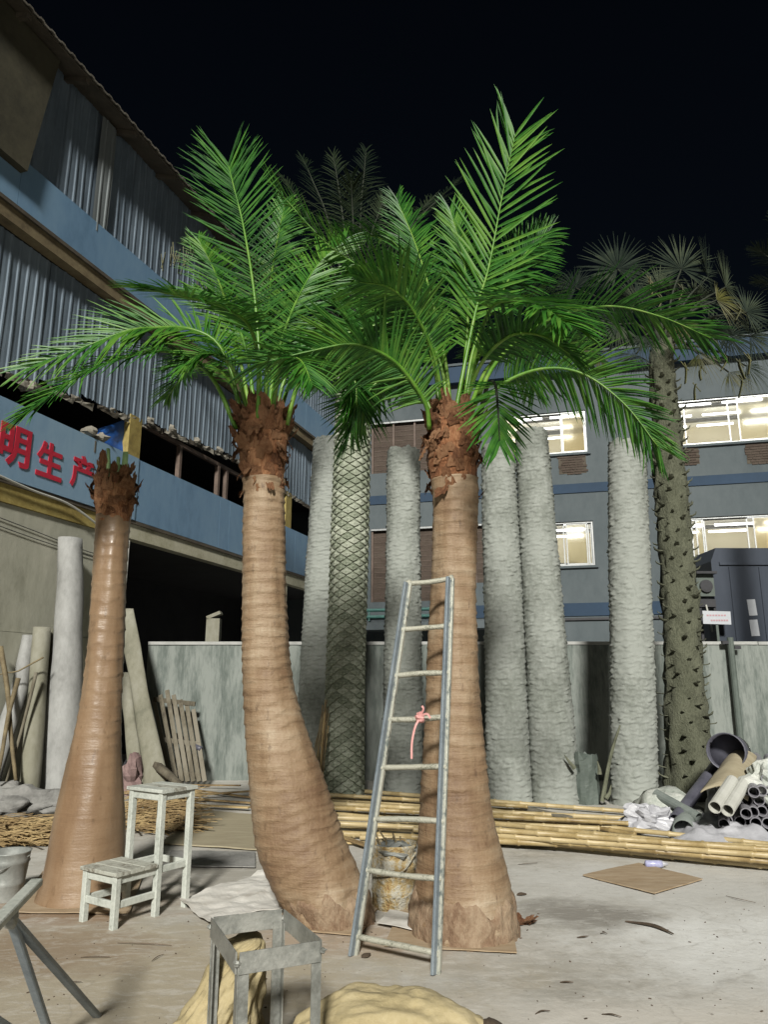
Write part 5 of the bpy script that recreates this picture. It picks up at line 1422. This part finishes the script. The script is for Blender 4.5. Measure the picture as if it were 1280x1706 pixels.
smooth_shell('pale_tube', [(1058, 38, 56), (1150, 18, 46), (1300, -40, -2)], 9.0, 9.6, 'smoothcol', 'pale grey tube slanting into the left edge of the picture', 'tube', seed=4)
def stickobj(name, pts, Y, r, mt, label, cat, group=None):
    q = [P(x, y, Y + d) for x, y, d in pts]
    q[-1].z = max(q[-1].z, r)
    mb = MB().tube(catmull(q, 12), [r * (1 - .4 * i / 12) for i in range(13)], 6)
    return tag(mb.build(name, M[mt], loc=V((q[-1].x, q[-1].y, 0)), smooth=True), label, cat, group)
stickobj('dry_branch', [(0, 1078, .3), (12, 1150, .2), (18, 1230, .1), (26, 1300, 0)], 8.8, .035, 'stick', 'brown dry branch standing upright at the left edge before the tubes', 'branch')
stickobj('dry_branch', [(30, 1130, .3), (14, 1190, .2), (2, 1260, 0), (-6, 1300, 0)], 8.7, .03, 'stick', 'brown dry branch slanting down to the left edge', 'branch')
stickobj('wire_branch', [(72, 1095, .3), (30, 1118, .2), (-10, 1140, .1), (-20, 1310, 0)], 8.9, .012, 'stick', 'thin crooked twig crossing in front of the leaning tubes', 'twig')
stickobj('dry_branch', [(60, 1120, .2), (40, 1200, .1), (20, 1270, 0), (8, 1308, 0)], 8.95, .022, 'wood', 'greyish stick leaning between the two leaning tubes', 'branch')
smooth_shell('half_shell', [(1014, 206, 222), (1080, 205, 235), (1150, 218, 246), (1220, 228, 262), (1290, 240, 280)], 10.6, 11.5, 'oldshell', 'long olive-grey half shell leaning on the wall right of the glossy trunk', 'shell', sq=.35, seed=6)
smooth_shell('half_shell', [(1120, 196, 214), (1200, 206, 226), (1300, 214, 240)], 10.8, 11.6, 'oldshell', 'darker short half shell tucked behind the long olive-grey one', 'shell', sq=.35, seed=7)
# pallet
pal = empty('wooden_pallet', P(292, 1300, 11.3) * 1.0, 'broken grey wooden pallet leaning against the stained wall', 'pallet')
pal.location.z = 0
for k in range(7):
    a, b = P(256 + k * 11, 1150 + abs(k - 2) * 8, 11.95), P(284 + k * 9.5, 1302, 11.35)
    b.z = max(b.z, .03)
    MB().bar(a, b, .065, .022, V((0, -1, .2)), .003).build('slat', M['wood'], pal)
for py, dx in ((1165, 0), (1232, 12), (1285, 22)):
    t = (py - 1150) / 150
    a, b = P(256 + dx, py, 12.0 - .6 * t), P(325 + dx * .6, py + 8, 12.0 - .6 * t)
    MB().bar(a, b, .05, .07, V((0, 0, 1)), .004).build('cross_bar', M['wood'], pal)
stickobj('dark_pipe', [(290, 1228, .3), (335, 1248, 0)], 11.6, .07, 'pvc_dark', 'short dark pipe jutting out beside the broken pallet', 'pipe').location.z = 0
stickobj('wood_plank', [(255, 1272, .5), (285, 1295, .2), (310, 1318, 0)], 10.2, .07, 'wood', 'thick weathered plank propped in front of the broken pallet', 'plank')
lump(G(218, 1318) + V((0, .4, .28)), .26, .3, .42, 4, .5, 12, 16).build('dark_sack', M['darkcloth'], loc=None)
tag(bpy.context.scene.objects[-1] if False else bpy.data.objects['dark_sack'], 'dark cloth sack in the shade right of the glossy trunk', 'sack')
o = lump(G(214, 1325) + V((0, .1, .18)), .16, .2, .28, 8, .6, 12, 14).build('faded_cloth', M['pinkcloth']); tag(o, 'faded pinkish cloth heap at the foot of the dark sack', 'cloth')
for i, (px, py, rx, rz, lab) in enumerate(((15, 1370, .50, .19, 'large grey cement lump at the left edge before the tubes'), (78, 1366, .36, .15, 'smaller grey cement lump beside the foot of the tall smooth casting'), (-45, 1374, .5, .2, 'broken cement lump half cut by the left edge'))):
    c = G(px, py); o = lump(c + V((0, .3, rz * .7)), rx, .32, rz, i + 3, .6, 18, 28).build('cement_lump', M['cement'], smooth=True, loc=V((c.x, c.y, 0))); tag(o, lab, 'cement lump', 'cement lumps by the factory wall')
MB_ = MB().box(G(60, 1378) + V((0, .1, .04)), (1.3, .12, .07))
tag(MB_.build('timber_beam', M['timber'], loc=G(60, 1378)), 'long dark timber beam lying between cement lumps and shavings', 'timber')
# bundle of dry sticks against the diamond palm
bs = empty('stick_bundle', G(528, 1318), 'bundle of thin dry sticks leaning on the diamond-scaled trunk', 'sticks')
rr = random.Random(14)
for i in range(22):
    t = P(rr.uniform(536, 548), rr.uniform(1160, 1225), 10.3 + .1 * rr.random()); f = P(rr.uniform(508, 540), 1316, 9.9 + .4 * rr.random()); f.z = .01
    MB().tube(catmull([t, t.lerp(f, .5) + V((rr.uniform(-.04, .04), 0, 0)), f], 5), .008, 5).build('stick', M['stick' if i % 3 else 'strip'], bs)

# ================================================================== RIGHT-HAND PIPE HEAP
YP = 7.75
rr = random.Random(17)
pd = V((.42, 1.0, .05)).normalized()
def hollow(a, d, L_, r, th, n=14):
    d = V(d).normalized(); a = V(a); b = a + d * L_
    x = d.cross(V((0, 0, 1))).normalized(); y = x.cross(d)
    mb = MB()
    for p, q in ((a, r), (b, r), (b, r - th), (a, r - th)):
        for k in range(n): t = 2 * math.pi * k / n; mb.v.append(p + (x * math.cos(t) + y * math.sin(t)) * q)
    for j in range(4):
        for k in range(n): mb.f.append((j * n + k, ((j + 1) % 4) * n + k, ((j + 1) % 4) * n + (k + 1) % n, j * n + (k + 1) % n))
    return mb
spots = []
rad = .056
x00 = P(1180, 1395, YP).x
for row_ in range(6):
    for k in range(10 + row_ // 2):
        x = x00 + .03 + (k + .5 * (row_ % 2)) * rad * 2.02 + row_ * .05
        z = rad + .004 + row_ * rad * 1.76
        if row_ * .9 > k + 2.2 - (k > 5) * 2: continue
        spots.append((x, z, row_))
for i, (x, z, row_) in enumerate(spots):
    a = V((x, YP + rr.uniform(-.10, .10), z))
    o = hollow(a, pd + V((rr.uniform(-.03, .03), 0, 0)), 1.6, rad * rr.uniform(.93, 1.0), .009).build('plastic_pipe', M['pvc'], loc=V((x, YP, 0)), smooth=False)
    tag(o, 'grey plastic pipe in the stacked heap of open pipe ends at right', 'pipe', 'stacked grey plastic pipes')
for i, (px, py, lab) in enumerate(((1192, 1345, 'left of two pale pipes poking out under the brown board'), (1213, 1350, 'right of two pale pipes poking out under the brown board'))):
    a = P(px, py, YP - .35)
    tag(hollow(a, V((.8, 1, .32)), .7, .060, .009).build('pale_pipe', M['cable'], loc=a * 1.0), lab, 'pipe', 'pale pipes under the brown board')
a = P(1210, 1252, YP + .7)
tag(hollow(a, V((.55, 1, -.10)), .9, .20, .012, 24).tube([a + V((.55, 1, -.10)).normalized() * .30, a + V((.55, 1, -.10)).normalized() * .31], .186, 24).build('large_pipe', M['pvc_dark'], loc=a * 1.0, smooth=True), 'wide dark purple-grey pipe lying on top of the heap', 'pipe')
a, b = P(1126, 1366, 8.0), P(1200, 1268, 9.0)
tag(hollow(a, b - a, (b - a).length, .065, .010).build('dark_pipe', M['pvc_dark'], loc=V((a.x, a.y, 0))), 'long dark pipe slanting up across the hairy trunk foot', 'pipe')
a = P(1165, 1362, 7.95)
tag(hollow(a, V((-.55, 1, .35)), .55, .052, .008).build('grey_pipe', M['pvc_green'], loc=V((a.x, a.y, 0))), 'short grey-green pipe end beside the slanting dark pipe', 'pipe')
a = P(1140, 1384, 7.75)
tag(hollow(a, V((.45, 1, .08)), .6, .105, .010, 18).build('wide_pipe', M['pvc_green'], loc=V((a.x, a.y, 0)), smooth=True), 'short wide dusty green pipe between the woven bag and the plastic sheet', 'pipe')
# brown curved board over the pipes
c = [P(1168, 1322, 7.75), P(1247, 1335, 7.8), P(1262, 1262, 8.7), P(1208, 1268, 8.7)]
mb = MB(); n = 12
for s_ in (0, .015):
    for j in range(n + 1):
        for i in range(n + 1):
            u, v = i / n, j / n
            p = c[0] * (1 - u) * (1 - v) + c[1] * u * (1 - v) + c[2] * u * v + c[3] * (1 - u) * v
            mb.v.append(p + V((0, 0, .10 * math.sin(math.pi * u) + s_ + .015 * nz(u * 5, v * 5, 3))))
N_ = (n + 1) ** 2
for j in range(n):
    for i in range(n):
        q = j * (n + 1) + i; mb.f += [(q, q + n + 1, q + n + 2, q + 1), (q + N_, q + 1 + N_, q + n + 2 + N_, q + n + 1 + N_)]
for i in range(n): mb.f.append((i, i + 1, i + 1 + N_, i + N_))
for j in range(n): q = j * (n + 1); mb.f.append((q + n + 1, q, q + N_, q + n + 1 + N_)); q += n; mb.f.append((q, q + n + 1, q + n + 1 + N_, q + N_))
tag(mb.build('curved_board', M['ply'], loc=V((c[0].x, c[0].y, 0)), smooth=True), 'curved tan board with torn edge covering the pipe heap', 'board')
def drape(name, px0, px1, py0, py1, Yn, Yf, h, mt, label, cat, seed, n=26):
    a, b = P(px0, py1, Yn), P(px1, py1, Yn); mb = MB()
    for j in range(n + 1):
        for i in range(n + 1):
            u, v = i / n, j / n
            x = a.x + (b.x - a.x) * u + .06 * nz(v * 4, seed, 1); y = Yn + (Yf - Yn) * v + .08 * nz(u * 5, seed, 2)
            e_ = min(1, min(u, 1 - u) * 5) * min(1, v * 3 + .05)
            z = .01 + h * e_ * (.65 + .5 * nz(u * 2.5 + seed, v * 2.5, 0)) + h * .5 * abs(nz(u * 7 + seed, v * 7, 5)) * e_ + .15 * h * abs(nz(u * 19, v * 19, seed))
            mb.v.append((x, y, max(z, .008)))
    for j in range(n):
        for i in range(n): q = j * (n + 1) + i; mb.f.append((q, q + 1, q + n + 2, q + n + 1))
    return tag(mb.build(name, M[mt], loc=V(((a.x + b.x) / 2, Yn, 0)), smooth=True), label, cat)
drape('plastic_sheet', 1148, 1330, 1360, 1408, 7.35, 8.2, .16, 'plastic', 'crumpled white plastic sheeting in front of the pipe heap', 'plastic sheet', 3)
bg = empty('woven_bag', G(1090, 1385), 'grey-green woven bag slumped left of the pipes, torn open', 'bag')
lump(P(1112, 1352, 8.5) + V((0, 0, -.03)), .36, .35, .24, 12, .35, 16, 24).build('bag_body', M['poly'], bg, smooth=True)
lump(P(1082, 1366, 8.1), .26, .14, .15, 19, .8, 18, 26).build('torn_lining', M['plastic'], bg)
o = lump(P(1285, 1312, 8.0), .24, .3, .22, 31, .6, 18, 26).build('white_bag', M['poly']); tag(o, 'pale crumpled bag on top of the pipe heap at the right edge', 'bag')
# post stump with leaf scraps between the columns
c = G(982, 1340)
sp_ = empty('cut_stump', c + V((0, .1, 0)), 'grey cut stump with ragged top between two trunk shells', 'stump')
mb = MB(); nn = 20
for j in range(13):
    z = .58 * j / 12
    for k in range(nn):
        th = 2 * math.pi * k / nn; r = .17 + .03 * nz(math.cos(th) * 2, math.sin(th) * 2, z * 4) - (.10 * (abs(z - .42) < .05) * max(0, nz(math.cos(th) * 3, math.sin(th) * 3, 2)))
        mb.v.append((c.x + math.cos(th) * r, c.y + .1 + math.sin(th) * r, z + (.10 * nz(math.cos(th) * 2.5, math.sin(th) * 2.5, 9) if j == 12 else 0)))
for j in range(12):
    for k in range(nn): mb.f.append((j * nn + k, j * nn + (k + 1) % nn, (j + 1) * nn + (k + 1) % nn, (j + 1) * nn + k))
mb.f.append(tuple(12 * nn + k for k in range(nn)))
mb.build('stump_body', M['postm'], sp_)
MB().tube(catmull([P(1004, 1335, 9.8), P(1018, 1260, 9.8), P(1034, 1208, 9.75)], 8), [.03, .028, .026, .024, .022, .02, .017, .014, .01], 6).build('dead_shoot', M['stub'], sp_)
for k, (px, py) in enumerate(((958, 1280), (1000, 1290), (1010, 1330))):
    p = P(px, py, 9.75); MB().tube([p, p + V((-.05 + .05 * k, 0, .06)), p + V((-.12 + .1 * k, 0, .16))], [.03, .022, .005], 6).build('ragged_end', M['stub'], sp_)
# bottle and floor scraps
c = G(1094, 1447)
bt = empty('plastic_bottle', c, 'crushed bluish plastic bottle lying behind the flat cardboard sheet', 'bottle')
MB().tube([c + V((-.09, 0, .032)), c + V((-.08, 0, .032)), c + V((.02, .005, .034)), c + V((.05, .006, .034))], [.018, .032, .030, .028], 12).build('bottle_body', M['label_blue'], bt, smooth=True)
MB().tube([c + V((.05, .006, .034)), c + V((.08, .007, .034)), c + V((.10, .008, .034))], [.028, .013, .013], 10).build('bottle_neck', M['plastic'], bt, smooth=True)
def scrap(px, py, l_, w, ang, seed, mt='scrap', curl=.02):
    c = G(px, py); d = V((math.cos(ang), math.sin(ang), 0)); rr = random.Random(seed)
    q = catmull([c - d * l_ / 2, c + V((0, 0, curl)) + V((-d.y, d.x, 0)) * l_ * rr.uniform(-.2, .2), c + d * l_ / 2 + V((0, 0, curl * rr.random()))], 8)
    mb = MB(); ws = [.2, .6, .9, 1, .95, .8, .6, .35, .1]
    x = V((-d.y, d.x, 0))
    for i, p in enumerate(q):
        p.z = max(p.z, 0) * .4 + .004
        mb.v += [p - x * w * ws[i] * .5, p + V((0, 0, .003)), p + x * w * ws[i] * .5 + V((0, 0, w * .15))]
        if i: o = (i - 1) * 3; mb.f += [(o, o + 1, o + 4, o + 3), (o + 1, o + 2, o + 5, o + 4)]
    return mb.build('leaf_scrap', M[mt], loc=c)
SC = [(1082, 1548, .34, .05, -.9, 'long curled dead leaf on the open concrete at right'), (972, 1563, .10, .03, .1, 'small dark scrap left of the curled dead leaf'), (1007, 1558, .06, .02, -.6, 'tiny dark scrap just left of the curled dead leaf'),
      (945, 1639, .09, .025, -.2, 'small dark chip on the concrete near the bottom right'), (880, 1440, .25, .02, .3, 'thin dark stalk on the floor right of the ladder palm'), (1020, 1695, .12, .02, -.5, 'faint twig scrap at the bottom right of the floor'), (905, 1690, .1, .02, .2, 'faint twig scrap below the ladder palm at the bottom'),
      (870, 1492, .10, .08, .2, 'brown fibre tuft right of the ladder palm, farther one'), (610, 1595, .08, .08, .5, 'brown fibre tuft at the left foot of the ladder'), (240, 1575, .45, .012, -.15, 'long thin dark twig on the floor in front of the step stool'),
      (262, 1598, .14, .012, 1.2, 'short bent twig below the long twig before the stool'), (158, 1597, .22, .012, -.05, 'straight thin twig on the floor left of the long one'), (120, 1640, .12, .015, .1, 'small dark sliver on the floor near the trestle'), (1235, 1500, .3, .012, -1.0, 'thin stalk on the concrete near the right edge')]
for i, (px, py, l_, w, an, lab) in enumerate(SC):
    tag(scrap(px, py, l_ * (.75 if i else 1), w * (.55 if i else .8), an, i), lab, 'scrap')
for i, (px, py, s_, lab) in enumerate(((872, 1540, .11, 'largest brown fibre clump lying right of the ladder palm foot'), (848, 1520, .06, 'small brown fibre clump touching the ladder palm foot'))):
    c = G(px, py); fcl = empty('fibre_clump', c, lab, 'fibre clump')
    rr = random.Random(i)
    for k in range(9):
        th = rr.uniform(0, 6.28); n = V((math.cos(th), math.sin(th), 0)); x = V((-n.y, n.x, 0))
        up_ = (n + V((0, 0, rr.uniform(.1, .6)))).normalized()
        place('fibre_flap', rr.choice(FLAPS), fcl, frame(x * s_ * .7, x.cross(up_) * s_ * .5, up_ * s_, c + V((0, 0, .012))))
rr = random.Random(77); mb = MB()
for i in range(260):
    p = G(rr.uniform(-40, 1320), rr.uniform(1410, 1740)); s_ = rr.choice((.004, .005, .007, .012)) * rr.uniform(.6, 1.3); a = rr.uniform(0, 3.1)
    mb.bar(p + V((0, 0, .002)), p + V((math.cos(a) * s_, math.sin(a) * s_, .003)), s_ * .5, .003)
tag(mb.build('floor_crumbs', M['scrap'], loc=V((0, 5, 0))), 'fine dark crumbs and chips scattered over the concrete', 'crumbs', kind='stuff')
